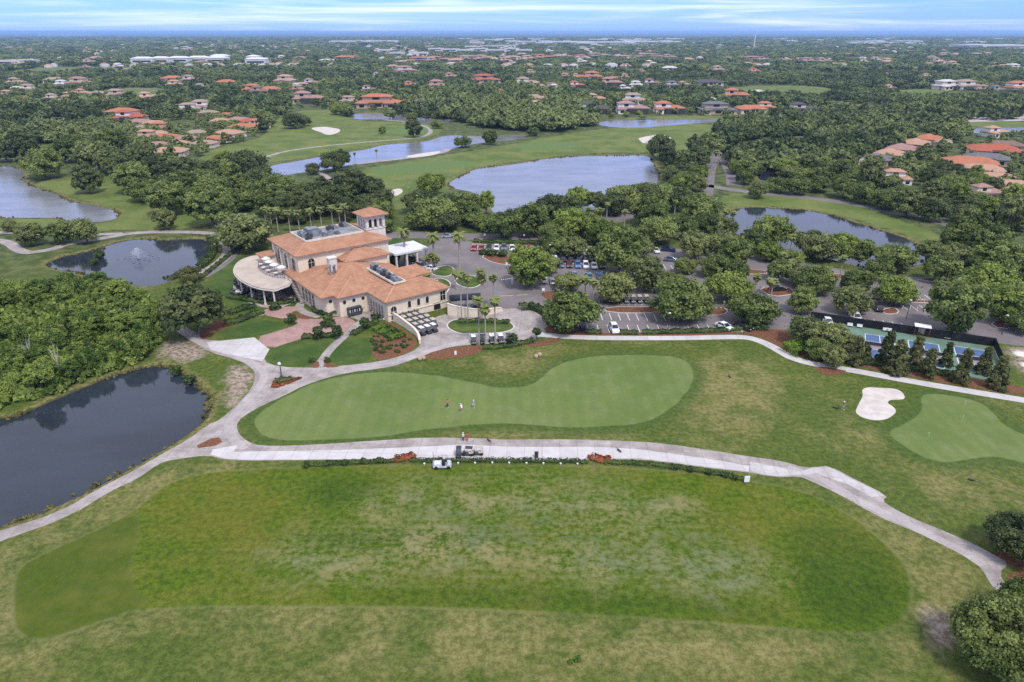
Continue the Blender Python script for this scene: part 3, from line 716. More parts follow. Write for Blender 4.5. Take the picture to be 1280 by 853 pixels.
window(CH, -6.0, 30.2, 'S', 6.6, 1.8, 3.0)
for v in (33.6, 39.2, 44.6):
    window(CH, -9.6, v, 'L', 5.15, 2.2, 4.3)
for v in (36.4, 41.9, 47): 
    m = MB(); m.lathe([(.34, 5.05), (.34, 5.4), (.26, 5.45), (.24, 9.6), (.36, 9.7), (.36, 10.1)], (-10.1, v, 0), 12); m.build('column', WHITES, CH)
for v in (13.3, 17.2): window(CH, 19.5, v, 'E', 1.5, 1.3, 2.6)
for u in (18.2,): window(CH, u, 11.7, 'S', 1.6, 1.2, 2.4)
# tower -----------------------------------------------------------
m = MB()
m.prism([(13.3, 35.5), (19.3, 35.5), (19.3, 41.5), (13.3, 41.5)], 0, 13.2)
for f, (u, v), s in (('S', (13.3, 35.5), 6.0), ('N', (13.3, 41.5), 6.0), ('L', (13.3, 35.5), 6.0), ('E', (19.3, 35.5), 6.0)):
    lo, hi = (0, s) if f in 'SN' else (.41, s - .41)
    arch_wall(m, u, v, f, lo, hi, 13.25, 16.8, [(1.35 + 1.65 * k, 1.0, 13.5, 15.4) for k in range(3)], .4)
m.box((16.3, 38.5, 13.05), (6.3, 6.3, .18)); m.box((16.3, 38.5, 16.7), (6.5, 6.5, .25))
tw = m.build('tower', WHITES, CH)
m = MB(); m.box((16.3, 38.5, 15), (3.2, 3.2, 3.4)); m.build('belfry_shade_core', DARKIN, tw)  # dark block standing in for shade behind the tower arches
m = MB(); hip(m, 13.3, 19.3, 35.5, 41.5, 17.1, .42, 1.0); m.build('roof', ROOF, tw)
# round terrace ---------------------------------------------------
RIM = [(-9.65, 57), (-14, 57.3), (-17.5, 55.6), (-20.3, 51.8), (-22.3, 46.5), (-23.0, 40.5), (-22.7, 34.5), (-21.2, 28.5), (-18.4, 24.8), (-14.2, 26.4), (-11.6, 30.15), (-9.65, 30.15)]
rimc = [tuple(p) for p in chaikin(RIM[1:9], 2, False)]
pl = [RIM[0]] + rimc + RIM[9:]
m = MB(); m.prism(pl, 4.72, 5.0); m.build('terrace_roof', DECK, CH)
m = MB(); m.prism([tuple(p) for p in offset(pl, .18)], 4.45, 4.70); m.build('terrace_fascia', WHITES, CH)
m = MB(); m.prism([(-9.7, 49), (-14.4, 48.4), (-16.2, 44), (-16.4, 39), (-15.4, 34), (-13.2, 31.2), (-9.7, 31)], 5.0, 5.06); m.build('upper_terrace', plain('stone_paving', (.37, .32, .30), .85, .2, .2, 1.2), CH)
railp = chaikin([(-9.9, 49), (-14.4, 48.4), (-16.2, 44), (-16.4, 39), (-15.4, 34), (-13.2, 31.2)], 2, False)
m = MB()
m.tube([(a, b, 6.05) for a, b in railp], .05, 5)
for a, b in railp: m.tube([(a, b, 5.0), (a, b, 6.05)], .04, 5)
for q in range(1, 4): m.tube([(a, b, 5.05 + .25 * q) for a, b in railp], .018, 4)
m.build('railing', METALD, CH)
rc = chaikin(RIM[1:9], 3, False)
for k in range(8):
    a, b = offset(np.array(pl), -.7)[1 + int(k * (len(rimc) - 1) / 7)]
    m = MB(); m.box((a, b, .25), (.62, .62, .5)); m.lathe([(.22, .5), (.24, .6), (.2, 4.2), (.3, 4.3), (.3, 4.46)], (a, b, 0), 12); m.build('column', WHITES, CH)
m = MB(); m.prism([(-9.7, 56), (-13.2, 55.5), (-13.4, 31.5), (-9.7, 31)], 0, 4.4); m.build('lower_wall', DARKIN, CH)  # wall coloured dark for the shade beneath the terrace
m = MB(); m.prism([tuple(p) for p in offset(pl, .9)], .0, .06); m.build('patio', plain('patio_stone', (.34, .29, .26), .85, .2, .2, 1.0), CH)
# curved stair from the upper terrace
m = MB(); st = MB()
for k in range(16):
    w = R(200 - 8.5 * k); cu, cv = -8.9, 27.2
    a, b = cu + 3.4 * math.cos(w), cv + 3.4 * math.sin(w)
    a2, b2 = -12.2 + .1 * k * .2, 30.0 - .42 * k
    m.box((a2, b2, 4.9 - .3 * k), (1.5, .44, .16)); st.tube([(a2 - .75, b2, 4.9 - .3 * k), (a2 - .75, b2, 5.9 - .3 * k)], .03, 4)
st.tube([(-12.95 + .02 * k, 30 - .42 * k, 5.9 - .3 * k) for k in range(16)], .05, 5)
s_ = m.build('stair', plain('stair_stone', (.42, .36, .31), .85), CH); st.build('stair_rail', METALD, s_)
# porte cochere ---------------------------------------------------
m = MB()
m.box((26, 37.4, 4.95), (11.6, 9.6, .55)); m.box((18.9, 38, 4.7), (3.4, 4.4, .4))
vs = [(20.4, 32.8, 5.225), (31.6, 32.8, 5.225), (31.6, 42, 5.225), (20.4, 42, 5.225), (24.5, 37.4, 5.75), (27.5, 37.4, 5.75)]
m.add(vs, [(0, 1, 5, 4), (1, 2, 5), (2, 3, 4, 5), (3, 0, 4)])
pc = m.build('porte_cochere', plain('white_canopy_roof', (.60, .60, .61), .7), CH)
for a, b in ((20.9, 33.2), (24.4, 33.2), (27.9, 33.2), (31.2, 33.2), (31.2, 41.6), (27.9, 41.6), (20.9, 41.6)):
    m = MB(); m.box((a, b, .4), (.9, .9, .8)); m.box((a, b, 2.7), (.55, .55, 3.9)); m.box((a, b, 4.55), (.8, .8, .3)); m.build('column', WHITES, pc)

# walls round the cart yard ---------------------------------------
def path_wall(name, pts, h, w, m, label, cat, cap=None):
    p = chaikin(GP(pts), 2, False); t = np.gradient(p, axis=0); t /= np.linalg.norm(t, axis=1, keepdims=True); nr = np.stack([-t[:, 1], t[:, 0]], 1)
    e = empty(name, (*p[0], 0), 0, label, cat)
    loc = p - p[0]
    hs = h if hasattr(h, '__len__') else (h, h)
    def strip(w, z0f, z1f):
        vs = []; fs = []; n = len(p)
        for i in range(n):
            f = i / (n - 1); hh = hs[0] + (hs[1] - hs[0]) * f
            a = loc[i] + nr[i] * w / 2; b = loc[i] - nr[i] * w / 2
            vs += [(a[0], a[1], z0f(hh)), (b[0], b[1], z0f(hh)), (b[0], b[1], z1f(hh)), (a[0], a[1], z1f(hh))]
        for i in range(n - 1):
            for q in range(4): fs.append((4 * i + q, 4 * i + (q + 1) % 4, 4 * i + 4 + (q + 1) % 4, 4 * i + 4 + q))
        fs += [(3, 2, 1, 0), tuple(4 * (n - 1) + q for q in range(4))]
        return MB().add(vs, fs)
    strip(w, lambda z: 0, lambda z: z).build('wall', m, e)
    strip(w + .16, lambda z: z + .003, lambda z: z + .12).build('coping', cap or TRIM, e)
    return e
path_wall('retaining_wall', [(485,398.5),(494,402),(504,408),(513,414),(520,419),(524,425),(525,430)], (2.4, .9), .4, STUCCO, 'curved cream retaining wall sweeping down beside the rows of parked golf carts', 'wall')
path_wall('retaining_wall', [(560,394),(572,395.5),(590,396.5),(605,395.5),(617,391.5),(628,389)], (3.2, .7), .4, STUCCO, 'cream retaining wall behind the oval lawn with the tall palms', 'wall')
# awning over the ramp behind the wall
e0 = G(562, 391); e1 = G(602, 388)
an = math.atan2(e1[1] - e0[1], e1[0] - e0[0]); L = math.dist(e0, e1)
aw = empty('ramp_awning', ((e0[0] + e1[0]) / 2, (e0[1] + e1[1]) / 2 + 1.8, 0), an, 'long dark navy awning over the ramp beside the clubhouse end wall', 'awning')
m = MB(); m.add([(-L / 2, -1.5, 3.3), (L / 2, -1.5, 3.3), (L / 2, 0, 4.1), (-L / 2, 0, 4.1), (L / 2, 1.5, 3.3), (-L / 2, 1.5, 3.3), (-L / 2, -1.5, 2.9), (L / 2, -1.5, 2.9), (L / 2, 1.5, 2.9), (-L / 2, 1.5, 2.9)],
  [(0, 1, 2, 3), (3, 2, 4, 5), (6, 7, 1, 0), (8, 9, 5, 4), (7, 8, 4, 2, 1), (9, 6, 0, 3, 5)]); m.build('canopy', AWN, aw)
for a in (-L / 2 + .1, 0, L / 2 - .1):
    for b in (-1.4, 1.4): MB().tube([(a, b, 0), (a, b, 2.95)], .06, 6).build('post', METALD, aw)
# outdoor bag stand against the wall by the paved circle
bs = empty('bag_stand', (*B(-4.6, 7.6), 0), BA, 'dark bag stand with pale bags against the cream wall by the paved circle', 'bag stand')
m = MB(); m.box((0, .3, 2.2), (3.6, 1.2, .12)); m.box((0, .85, 1.1), (3.4, .08, 2.1)); m.box((-1.7, .3, 1.1), (.1, 1.0, 2.2)); m.box((1.7, .3, 1.1), (.1, 1.0, 2.2)); m.box((0, .2, .5), (3.3, .7, .9)); m.build('frame', METALD, bs)
for k in range(5): MB().lathe([(0, 0), (.16, 0), (.19, .5), (.15, .85), (0, .9)], (-1.3 + .65 * k, .1, .96), 10).build('bag', FABW if k % 2 == 0 else MEMB, bs)

# terrace furniture ------------------------------------------------
UMB = FABW
tb = None
def table_set(loc, z, label, group, umbrella):
    e = empty('patio_table', (*loc, z), random.uniform(0, 6), label, 'table', group)
    MB().lathe([(0, .72), (.6, .72), (.6, .77), (0, .77)], n=16).build('tabletop', FABW, e)
    MB().lathe([(.3, 0), (.3, .05), (.06, .07), (.06, .72)], n=10).build('leg', METALD, e)
    return e
spots = [(-14.9, 45.6), (-15.2, 42.2), (-15, 38.8), (-14.2, 35.4)]
for k, (a, b) in enumerate(spots):
    table_set(B(a, b), 5.06, f'white round table on the upper terrace, {["farthest of four along the dark railing","second behind the dark railing from the far end","third behind the dark railing from the far end","nearest the curved stair"][k]}', 'upper terrace tables', False)
    e = empty('patio_umbrella', (*B(a + 1.5, b - .6), 5.06), 0, f'open white umbrella on the upper terrace, {["farthest of four along the railing","second from the far end of the railing","third from the far end of the railing","nearest the curved stair"][k]}', 'umbrella', 'upper terrace umbrellas')
    MB().tube([(0, 0, 0), (0, 0, 2.5)], .035, 6).build('pole', METALD, e)
    MB().lathe([(0, 2.75), (.6, 2.55), (1.25, 2.15), (1.25, 2.1), (.6, 2.48), (0, 2.65)], n=8).build('canopy', FABW, e)
lo = [(-20.5, 50), (-21.4, 47), (-18.5, 46), (-21.5, 41), (-19, 39), (-21.2, 36), (-18.5, 33), (-20, 30), (-17, 28.5)]
chair_me = MB(); chair_me.box((0, 0, .38), (.75, .75, .22)); chair_me.box((0, .36, .62), (.8, .14, .55)); chair_me.box((-.37, 0, .5), (.12, .7, .36)); chair_me.box((.37, 0, .5), (.12, .7, .36)); chair_me = chair_me.mesh('lounge_chair', METALD)
cush = MB(); cush.box((0, -.02, .54), (.58, .62, .1)); cush = cush.mesh('cushion', plain('grey_cushion', (.20, .20, .22), .9))
k2 = 0
for k, (a, b) in enumerate(lo):
    for w in (0, 2.1, 4.2):
        c = B(a + .95 * math.cos(w), b + .95 * math.sin(w))
        e = empty('lounge_chair', (*c, .06), w + BA + R(-90), 'black lounge chair with grey cushion among the seating under the round terrace', 'chair', 'lounge chairs under the round terrace')
        link('frame', chair_me, e); link('cushion', cush, e)
# fire pit at the edge of the terrace
e = empty('fire_pit', (*G(300, 366), 0), 0, 'round stone fire pit with pale rim on the lawn side of the terrace', 'fire pit')
MB().lathe([(0, .02), (2.6, .02), (2.6, .06), (0, .06)], n=28).build('base', plain('firepit_paving', (.26, .23, .22), .9), e)
MB().lathe([(0, .3), (.75, .35), (.75, .55), (1.15, .55), (1.15, .06)], n=24).build('rim', FABW, e)
for k in range(9):
    w = k * 2 * math.pi / 9; c = G(300, 366)
    e = empty('lounge_chair', (c[0] + 2.1 * math.cos(w), c[1] + 2.1 * math.sin(w), .06), w - R(90), 'black lounge chair in the ring around the pale fire pit', 'chair', 'chairs ringed around the fire pit')
    link('frame', chair_me, e); link('cushion', cush, e)
# ------------------------------------------------------------------ vegetation
def quads(C, N, size, r, aspect=1.0):
    """leaf quads at C facing N with random spin"""
    n = len(C)
    N = N / np.maximum(np.linalg.norm(N, axis=1, keepdims=True), 1e-6)
    a = np.cross(N, r.normal(size=(n, 3))); a /= np.maximum(np.linalg.norm(a, axis=1, keepdims=True), 1e-6)
    b = np.cross(N, a)
    s = (size * r.uniform(.6, 1.3, n))[:, None] / 2
    V = np.stack([C - a * s - b * s * aspect, C + a * s - b * s * aspect, C + a * s + b * s * aspect, C - a * s + b * s * aspect], 1).reshape(-1, 3)
    return V, np.arange(n * 4).reshape(n, 4)

def crown(seed, nc, per, leafs, rx=1.0, rz=.62, zc=.95, shape='round', clump=.27, under=.35):
    r = np.random.default_rng(seed)
    d = r.normal(size=(nc * 3, 3)); d /= np.linalg.norm(d, axis=1, keepdims=True)
    d = d[d[:, 2] > -under - .25 * r.random(len(d))][:nc]
    lob = r.normal(size=(5, 3)); lob /= np.linalg.norm(lob, axis=1, keepdims=True)
    rad = .72 + .14 * np.max(d @ lob.T, axis=1) + r.normal(size=len(d)) * .07
    rad *= np.where(r.random(len(d)) < .3, r.uniform(.35, .8, len(d)), 1)
    if shape == 'cone':
        zz = r.random(len(d)) ** 1.2; w = r.random(len(d)) * 2 * np.pi; q = (1 - zz * .88) * (.55 + .45 * np.sqrt(r.random(len(d))))
        cc = np.stack([q * np.cos(w) * rx * .8, q * np.sin(w) * rx * .8, zc - rz + 2 * rz * zz], 1)
    else:
        cc = d * rad[:, None] * np.array([rx, rx, rz]) + np.array([0, 0, zc])
    cr = clump * r.uniform(.5, 1.4, len(cc)) * (1 if shape != 'cone' else .75)
    tint = r.uniform(0, 1, len(cc))
    k = np.repeat(np.arange(len(cc)), per)
    e = r.normal(size=(len(k), 3)); e /= np.linalg.norm(e, axis=1, keepdims=True)
    C = cc[k] + e * (cr[k] * r.random(len(k)) ** .45 * np.where(r.random(len(k)) < .22, r.uniform(1.1, 1.75, len(k)), 1))[:, None] * np.array([1, 1, .72])
    out = C - np.array([0, 0, zc - rz * .5])
    N = e * .6 + out / np.maximum(np.linalg.norm(out, axis=1, keepdims=True), 1e-6) * .5 + r.normal(size=e.shape) * .6 + np.array([0, 0, .25])
    V, F = quads(C, N, leafs, r)
    T = np.clip(tint[k] * .75 + r.random(len(k)) * .35 - .05, 0, 1)
    return V, F, T

def limbs(seed, top=.9, n=6, spread=.55, r0=.055):
    r = random.Random(seed); m = MB()
    lean = (r.uniform(-.05, .05), r.uniform(-.05, .05))
    fork = top * .42
    m.tube([(0, 0, -.03), (0, 0, .04), (lean[0] * .5, lean[1] * .5, fork * .5), (lean[0], lean[1], fork)], [r0 * 1.5, r0 * 1.1, r0, r0 * .9], 8)
    for k in range(n):
        w = 2 * math.pi * (k + r.random() * .6) / n; s = spread * r.uniform(.6, 1.1)
        p0 = Vector((lean[0], lean[1], fork * .93)); p3 = Vector((s * math.cos(w), s * math.sin(w), top * r.uniform(.9, 1.2)))
        p1 = p0.lerp(p3, .4) + Vector((0, 0, .03)); p2 = p0.lerp(p3, .72) + Vector((r.uniform(-.06, .06), r.uniform(-.06, .06), .05))
        m.tube([p0, p1, p2, p3], [r0 * .62, r0 * .45, r0 * .3, r0 * .12], 6)
    return m

BARK = plain('oak_bark', (.15, .12, .095), .95, .1, .35, 6)
BARKP = plain('palm_bark', (.34, .29, .24), .95, .1, .25, 3)
OAKM = [leaf('oak_leaves', (.075, .108, .024), (.262, .315, .082), .55), leaf('olive_oak_leaves', (.095, .120, .036), (.285, .315, .102), .45), leaf('bright_oak_leaves', (.095, .145, .022), (.285, .350, .068), .4)]
DARKM = leaf('dark_leaves', (.038, .060, .019), (.165, .195, .062), .4)
WOODM = leaf('woodland_leaves', (.060, .110, .016), (.275, .345, .068), .55)
PINEM = leaf('magnolia_leaves', (.055, .075, .022), (.185, .185, .060), .5)
HEDM = leaf('hedge_leaves', (.035, .068, .018), (.110, .155, .038), .3)
LIMEM = leaf('lime_shrub_leaves', (.06, .12, .015), (.17, .28, .03), .3)
REDM = leaf('copper_shrub_leaves', (.12, .030, .018), (.42, .12, .05), .3)
FARM = leaf('distant_leaves', (.056, .086, .026), (.245, .290, .092), .5)

OAK = []
for k in range(11):
    V, F, T = crown(100 + k, [105, 80, 130, 90, 70, 120, 100, 60, 110, 85, 140][k], [130, 160, 100, 140, 170, 110, 130, 180, 120, 150, 95][k], .07, 1.0, [.60, .66, .72, .55, .64, .78, .62, .58, .85, .6, .68][k], [.76, .80, .86, .72, .78, .92, .76, .74, .98, .75, .80][k], under=[.6, .7, .5, .65, .55, .8, .6, .5, .75, .6, .65][k], clump=[.21, .25, .17, .22, .27, .18, .23, .3, .19, .24, .155][k])
    OAK.append((npmesh('crown', V, F, OAKM[0], T), limbs(k, .76).mesh('trunk', BARK, True)))
TALL = []
for k in range(3):
    V, F, T = crown(150 + k, 80, 120, .085, .9, 1.05, 1.5, clump=.22)
    TALL.append((npmesh('crown', V, F, WOODM, T), limbs(20 + k, 1.3, 5, .4).mesh('trunk', BARK, True)))
CONE = []
for k in range(4):
    V, F, T = crown(180 + k, 60, 70, .17, 1.0, 1.45, 1.62, 'cone')
    m = MB().tube([(0, 0, -.05), (0, 0, 1.0), (0, 0, 2.6)], [.09, .07, .03], 7)
    CONE.append((npmesh('crown', V, F, PINEM, T), m.mesh('trunk', BARK)))
BUSH = []
for k in range(4):
    V, F, T = crown(210 + k, 26, 45, .26, 1.0, .75, .62, under=.9, clump=.36)
    BUSH.append(npmesh('foliage', V, F, HEDM, T))
BALL = []
for k in range(2):
    V, F, T = crown(230 + k, 90, 45, .16, 1.1, 1.02, 2.1, under=1.1, clump=.2)
    m = MB().tube([(0, 0, 0), (0.02, 0, 1.6)], [.11, .08], 7)
    BALL.append((npmesh('crown', V, F, HEDM, T), m.mesh('trunk', BARK)))

FG = []
for k in range(2):
    V, F, T = crown(140 + k, 230, 200, .036, 1.0, .72, .84, under=.6, clump=.15)
    FG.append((npmesh('crown', V, F, DARKM, T), limbs(44 + k, .8, 9).mesh('trunk', BARK, True)))
counts = {}
TREES = []   # (x,y,R) for keeping the woodland off
def tree(kind, x, y, Rr, label, group, mat=None, name='oak_tree', cat='tree', hz=None):
    lib = {'oak': OAK, 'fg': FG, 'tall': TALL, 'cone': CONE, 'ball': BALL}[kind]
    cm, tm = lib[int(rng.integers(len(lib)))]
    e = empty(name, (x, y, 0), float(rng.uniform(0, 6.28)), label, cat, group, (Rr * float(rng.uniform(.9, 1.12)), Rr * float(rng.uniform(.9, 1.12)), Rr * (hz or float(rng.uniform(.9, 1.12)))))
    c = link('crown', cm, e); link('trunk', tm, e)
    if mat: setmat(c, mat)
    TREES.append((x, y, Rr)); counts[name] = counts.get(name, 0) + 1
    return e
def crown_at(cx, cy, w, zc=.80):
    z = 5.0
    for _ in range(5):
        Rr = (w / 2) / PPM(cy, z); z = zc * Rr
    x, y = G(cx, cy, z); return x, y, Rr

def grove(phrase, group, items, kind='oak', mats=None, adj='green', name='oak_tree', noun='oak', zc=.80, hz=None, nounlast=''):
    items = sorted(items)
    for i, it in enumerate(items):
        x, y, Rr = crown_at(it[0], it[1], it[2] * (1.06 if kind == 'cone' else .90 if 'pond' in phrase else .99), zc)
        if len(it) > 3: mt, ad = it[3]
        else: mt = (mats or OAKM)[int(rng.integers(len(mats or OAKM)))]; ad = adj
        tree(kind, x, y, Rr, f'{ad} {noun}, {ordinal(i)} {phrase}' if len(items) > 1 else f'{ad} {noun} {phrase}', group, mt, name, hz=hz)
BR = (OAKM[2], 'bright green'); DK = (DARKM, 'dark green'); OL = (OAKM[1], 'olive'); NM = (OAKM[0], 'mid-green')

grove('behind the long row of parked cars', 'oaks behind the parked car row', [(608,277,30,NM),(626,281,42,NM),(645,272,32,DK),(667,278,46,NM),(692,292,38,NM),(713,282,48,BR),(733,278,44,NM),(755,290,42,BR),(777,296,36,NM),(716,306,38,OL),(694,306,34,NM)])
grove('in the left half of the car park', 'oaks in the left half of the car park', [(662,336,60,BR),(685,331,30,OL),(710,351,32,OL),(775,318,62,NM),(797,307,42,OL),(770,358,50,OL),(808,345,48,OL),(852,371,74,NM),(857,330,30,NM),(838,352,40,NM),(746,316,30,NM)])
tree('oak', *crown_at(715,388,68), 'broad dark oak over the hedge end right of the cart loop', 'car park oaks', OAKM[0])
grove('between the car park and the big lake', 'oaks between the lake and the car park', [(812,262,50,NM),(822,286,46,NM),(870,308,42,OL),(855,285,36,NM),(875,262,50,NM),(884,280,40,NM),(812,238,36,OL),(836,245,40,NM),(850,250,36,DK),(900,300,44,OL),(918,318,42,NM),(893,331,38,NM),(790,246,34,DK),(905,283,34,OL)])
grove('in the car park below the dark pond', 'oaks below the dark pond', [(945,300,42,NM),(967,286,58,NM),(962,312,40,BR),(920,338,40,NM),(910,356,58,BR),(942,382,62,NM),(975,337,38,NM),(1000,345,36,OL),(1016,300,46,OL),(1020,350,50,NM),(1005,376,44,NM),(1027,308,50,OL),(1052,312,40,BR),(1077,313,42,NM),(1122,318,58,NM),(1072,352,46,NM),(1065,377,46,OL),(1120,361,54,BR),(1100,335,40,NM),(990,322,32,NM)])
grove('at the right end of the car park', 'oaks at the right end of the car park', [(1180,334,50,NM),(1195,320,42,OL),(1212,290,60,NM),(1240,307,62,NM),(1247,332,52,NM),(1237,350,64,BR),(1256,381,54,BR),(1193,389,74,NM),(1278,402,36,NM),(1165,312,36,NM),(1195,300,40,NM),(1275,330,44,NM),(1270,365,40,OL)])
grove('lining the curved road above the dark pond', 'oaks lining the curved road', [(931,221,26,NM),(948,238,28,OL),(972,230,30,NM),(998,231,34,NM),(1025,228,34,NM),(1055,234,38,NM),(1082,241,38,NM),(1109,247,40,NM),(1136,254,46,OL),(1168,262,42,DK)])
grove('round the shore of the left lake', 'oaks round the left lake', [(5,190,30,DK),(26,184,42,DK),(52,205,46,NM),(91,185,44,NM),(70,192,30,NM),(109,226,38,DK),(120,197,48,OL),(140,182,46,NM),(172,203,50,DK),(165,223,46,NM),(200,236,44,NM),(180,236,40,NM),(148,205,34,OL),(192,214,40,DK)])
grove('between the orange roofs and the fountain pond', 'oaks above the fountain pond', [(232,210,46,DK),(252,222,42,NM),(226,231,46,NM),(268,236,44,NM),(285,220,42,NM),(307,206,50,DK),(330,222,44,DK),(350,232,44,NM),(320,240,46,NM),(295,248,46,NM),(340,250,52,NM),(207,250,52,NM),(262,260,66,NM),(240,246,40,NM),(365,245,40,DK),(378,240,34,NM)])
grove('left of the fountain pond', 'trees on the left shore of the fountain pond', [(37,294,38,OL),(77,291,38,NM),(105,289,42,OL),(12,282,22,OL),(28,284,20,OL)], adj='bushy')
tree('oak', *crown_at(205,276,28), 'small greyish oak alone on the far bank of the fountain pond', 'single oaks', OAKM[1])
tree('oak', *crown_at(305,286,66), 'large pale green oak shading the road beside the round terrace', 'single oaks', OAKM[1])
tree('oak', *crown_at(242,386,86), 'very large dense dark oak between the wood and the clubhouse lawn', 'single oaks', DARKM)
tree('oak', *crown_at(237,342,28), 'small coppery tree on the near bank of the fountain pond', 'single oaks', PINEM)
grove('behind the clubhouse tower', 'oaks behind the tower', [(420,243,42,DK),(438,238,48,DK),(460,236,46,DK),(475,262,40,NM),(478,245,30,DK),(524,250,40,DK),(539,230,34,BR),(545,262,58,NM),(566,257,46,DK),(584,262,40,NM),(520,275,30,NM),(530,272,34,NM),(556,276,34,DK),(595,272,30,NM),(480,281,26,NM)])
tree('tall', *crown_at(608,252,24,1.5), 'slender pointed green tree at the near corner of the big lake', 'single trees', WOODM, 'cypress_tree')
grove('on the near shore of the big lake', 'oaks on the near shore of the big lake', [(690,256,42,DK),(706,258,48,DK),(724,247,38,BR),(745,250,32,DK),(779,245,42,NM),(765,254,38,DK),(800,240,30,NM),(676,264,30,NM)])
tree('oak', *crown_at(826,186,32), 'dark round tree standing at the right tip of the big lake', 'single trees', DARKM, hz=1.35)
grove('on the fairway by the long lake', 'single trees on the far fairways', [(391,210,20,DK),(416,201,34,DK),(427,199,26,DK),(478,163,11,BR),(517,163,22,DK),(546,155,14,BR),(578,176,20,NM),(613,173,20,NM),(667,164,15,NM),(487,142,16,NM),(515,147,14,NM),(367,150,26,DK),(381,151,16,NM),(420,136,18,BR),(432,137,18,BR)], adj='lone')
grove('at the lower right corner', 'trees in the lower right corner', [(1279,671,76,DK),(1258,797,122,NM),(1300,760,90,NM),(1316,850,120,NM)], 'fg', adj='big')
grove('in the clump left of the courts', 'trees at the left end of the courts', [(1012,412,52,OL),(1035,424,46,OL),(1055,428,40,OL),(1024,436,34,NM)], adj='loose olive')
tree('oak', *crown_at(1043,447,32), 'small thin tree with pale trunk beside the path left of the courts', 'single trees', OAKM[1])
grove('between the sport courts and the path', 'magnolias along the courts', [(1072,439,24),(1083,441,18),(1109,437,26),(1124,447,28),(1146,440,24),(1162,454,24),(1184,445,18),(1205,460,26),(1232,452,22),(1250,467,26)], 'cone', [PINEM], 'conical bronze-green', 'magnolia_tree', 'magnolia', 1.5)

# palms ------------------------------------------------------------
def frond(m_v, m_f, m_t, w, elev, L, wid, droop, r, seg=7, tint=.5):
    d = np.array([math.cos(w), math.sin(w)])
    p = np.array([0., 0., 0.]); a = elev
    pts = [p.copy()]
    for k in range(seg):
        p = p + np.array([d[0] * math.cos(a), d[1] * math.cos(a), math.sin(a)]) * L / seg; a -= droop / seg; pts.append(p.copy())
    side = np.array([-d[1], d[0], 0])
    for k in range(seg):
        f0 = math.sin(math.pi * (.15 + .8 * k / seg)) * wid; f1 = math.sin(math.pi * (.15 + .8 * (k + 1) / seg)) * wid
        for sg in (1, -1):
            b = len(m_v)
            dn = np.array([0, 0, -.35])
            m_v += [pts[k], pts[k + 1], pts[k + 1] + (side * sg + dn) * f1, pts[k] + (side * sg + dn) * f0 * .8]
            m_f.append((b, b + 1, b + 2, b + 3)); m_t.append(tint + r.uniform(-.2, .2))
def palm_crown(seed, n, L, wid, droop, fan):
    r = random.Random(seed); V, F, T = [], [], []
    for k in range(n):
        e = r.uniform(-.5, 1.25); w = k * 2.4 + r.uniform(-.2, .2)
        frond(V, F, T, w, e, L * r.uniform(.8, 1.1), wid, droop * r.uniform(.7, 1.3), r, 4 if fan else 8, .75 if e > .2 else .35)
    return npmesh('crown', np.array(V), np.array(F), None, np.clip(np.array(T), 0, 1))
PALMM = leaf('palm_fronds', (.085, .115, .030), (.255, .290, .085), .3)
PALMY = leaf('dry_palm_fronds', (.16, .12, .035), (.40, .30, .09), .3)
SKIRTM = plain('palm_skirt', (.30, .20, .09), .95)
WASH = [palm_crown(300 + k, 34, 1.45, .50, 1.5, True) for k in range(3)]
DATE = [palm_crown(320 + k, 46, 2.9, .42, 1.9, False) for k in range(2)]
for q in WASH + DATE: q.materials.append(PALMM)
SK = MB(); SK.lathe([(.0, -1.5), (.30, -1.4), (.55, -.8), (.42, -.1), (0, .1)], n=9)
SKM = SK.mesh('skirt', SKIRTM)
TRK = MB().tube([(0, 0, 0), (0, 0, .03), (.004, 0, .5), (0, 0, 1)], [1.5, 1.1, .95, .8], 8).mesh('trunk', BARKP, True)
def palm(x, y, h, label, group, kind='wash', s=1.0, dry=False, name='palm_tree'):
    e = empty(name, (x, y, 0), float(rng.uniform(0, 6.28)), label, 'palm tree', group)
    tr = link('trunk', TRK, e); rr = (.17 if kind == 'wash' else .32); tr.scale = (rr, rr, h)
    c = link('crown', (WASH if kind == 'wash' else DATE)[int(rng.integers(2))], e, (0, 0, h)); c.scale = (s, s, s)
    if dry: setmat(c, PALMM)
    k = link('skirt', SKM, e, (0, 0, h)); k.scale = (s, s, s) if kind == 'wash' else (s * 1.1, s * 1.1, s)
    TREES.append((x, y, 1.2))
def palms(phrase, group, items, kind='wash', s=1.0, adj='tall', base=None):
    items = sorted(items)
    for i, it in enumerate(items):
        cx, cy, by = it[:3]; bx = it[3] if len(it) > 3 else cx
        x, y = G(bx, by)
        # crown height from the pixel rise
        lo, hi = 1, 25
        for _ in range(30):
            mid = (lo + hi) / 2
            f = y * math.cos(TH) + (H - mid) * math.sin(TH); v = (H - mid) * math.cos(TH) - y * math.sin(TH)
            if CY + FP * v / f > cy: lo = mid
            else: hi = mid
        palm(x, y, lo, f'{adj} palm, {ordinal(i)} {phrase}', group, kind, s, name='date_palm' if kind == 'date' else 'palm_tree')
palms('in the row behind the clubhouse roof', 'palms in the row behind the clubhouse', [(334,261,289),(341,263,290),(348,262,290),(363,265,291),(375,266,292),(390,264,291),(403,262,291),(417,259,290),(426,262,290),(433,258,288)], s=1.35)
palms('beside the white entrance canopy', 'date palms by the entrance', [(506,290,331,507),(542,296,335,543),(574,295,340,575)], 'date', 1.0, 'stout date')
palms('in the small cluster in front of the entrance drive', 'small palms by the entrance', [(536,322,337),(541,318,337),(546,323,338),(570,340,362),(535,346,372)], s=1.1, adj='short')
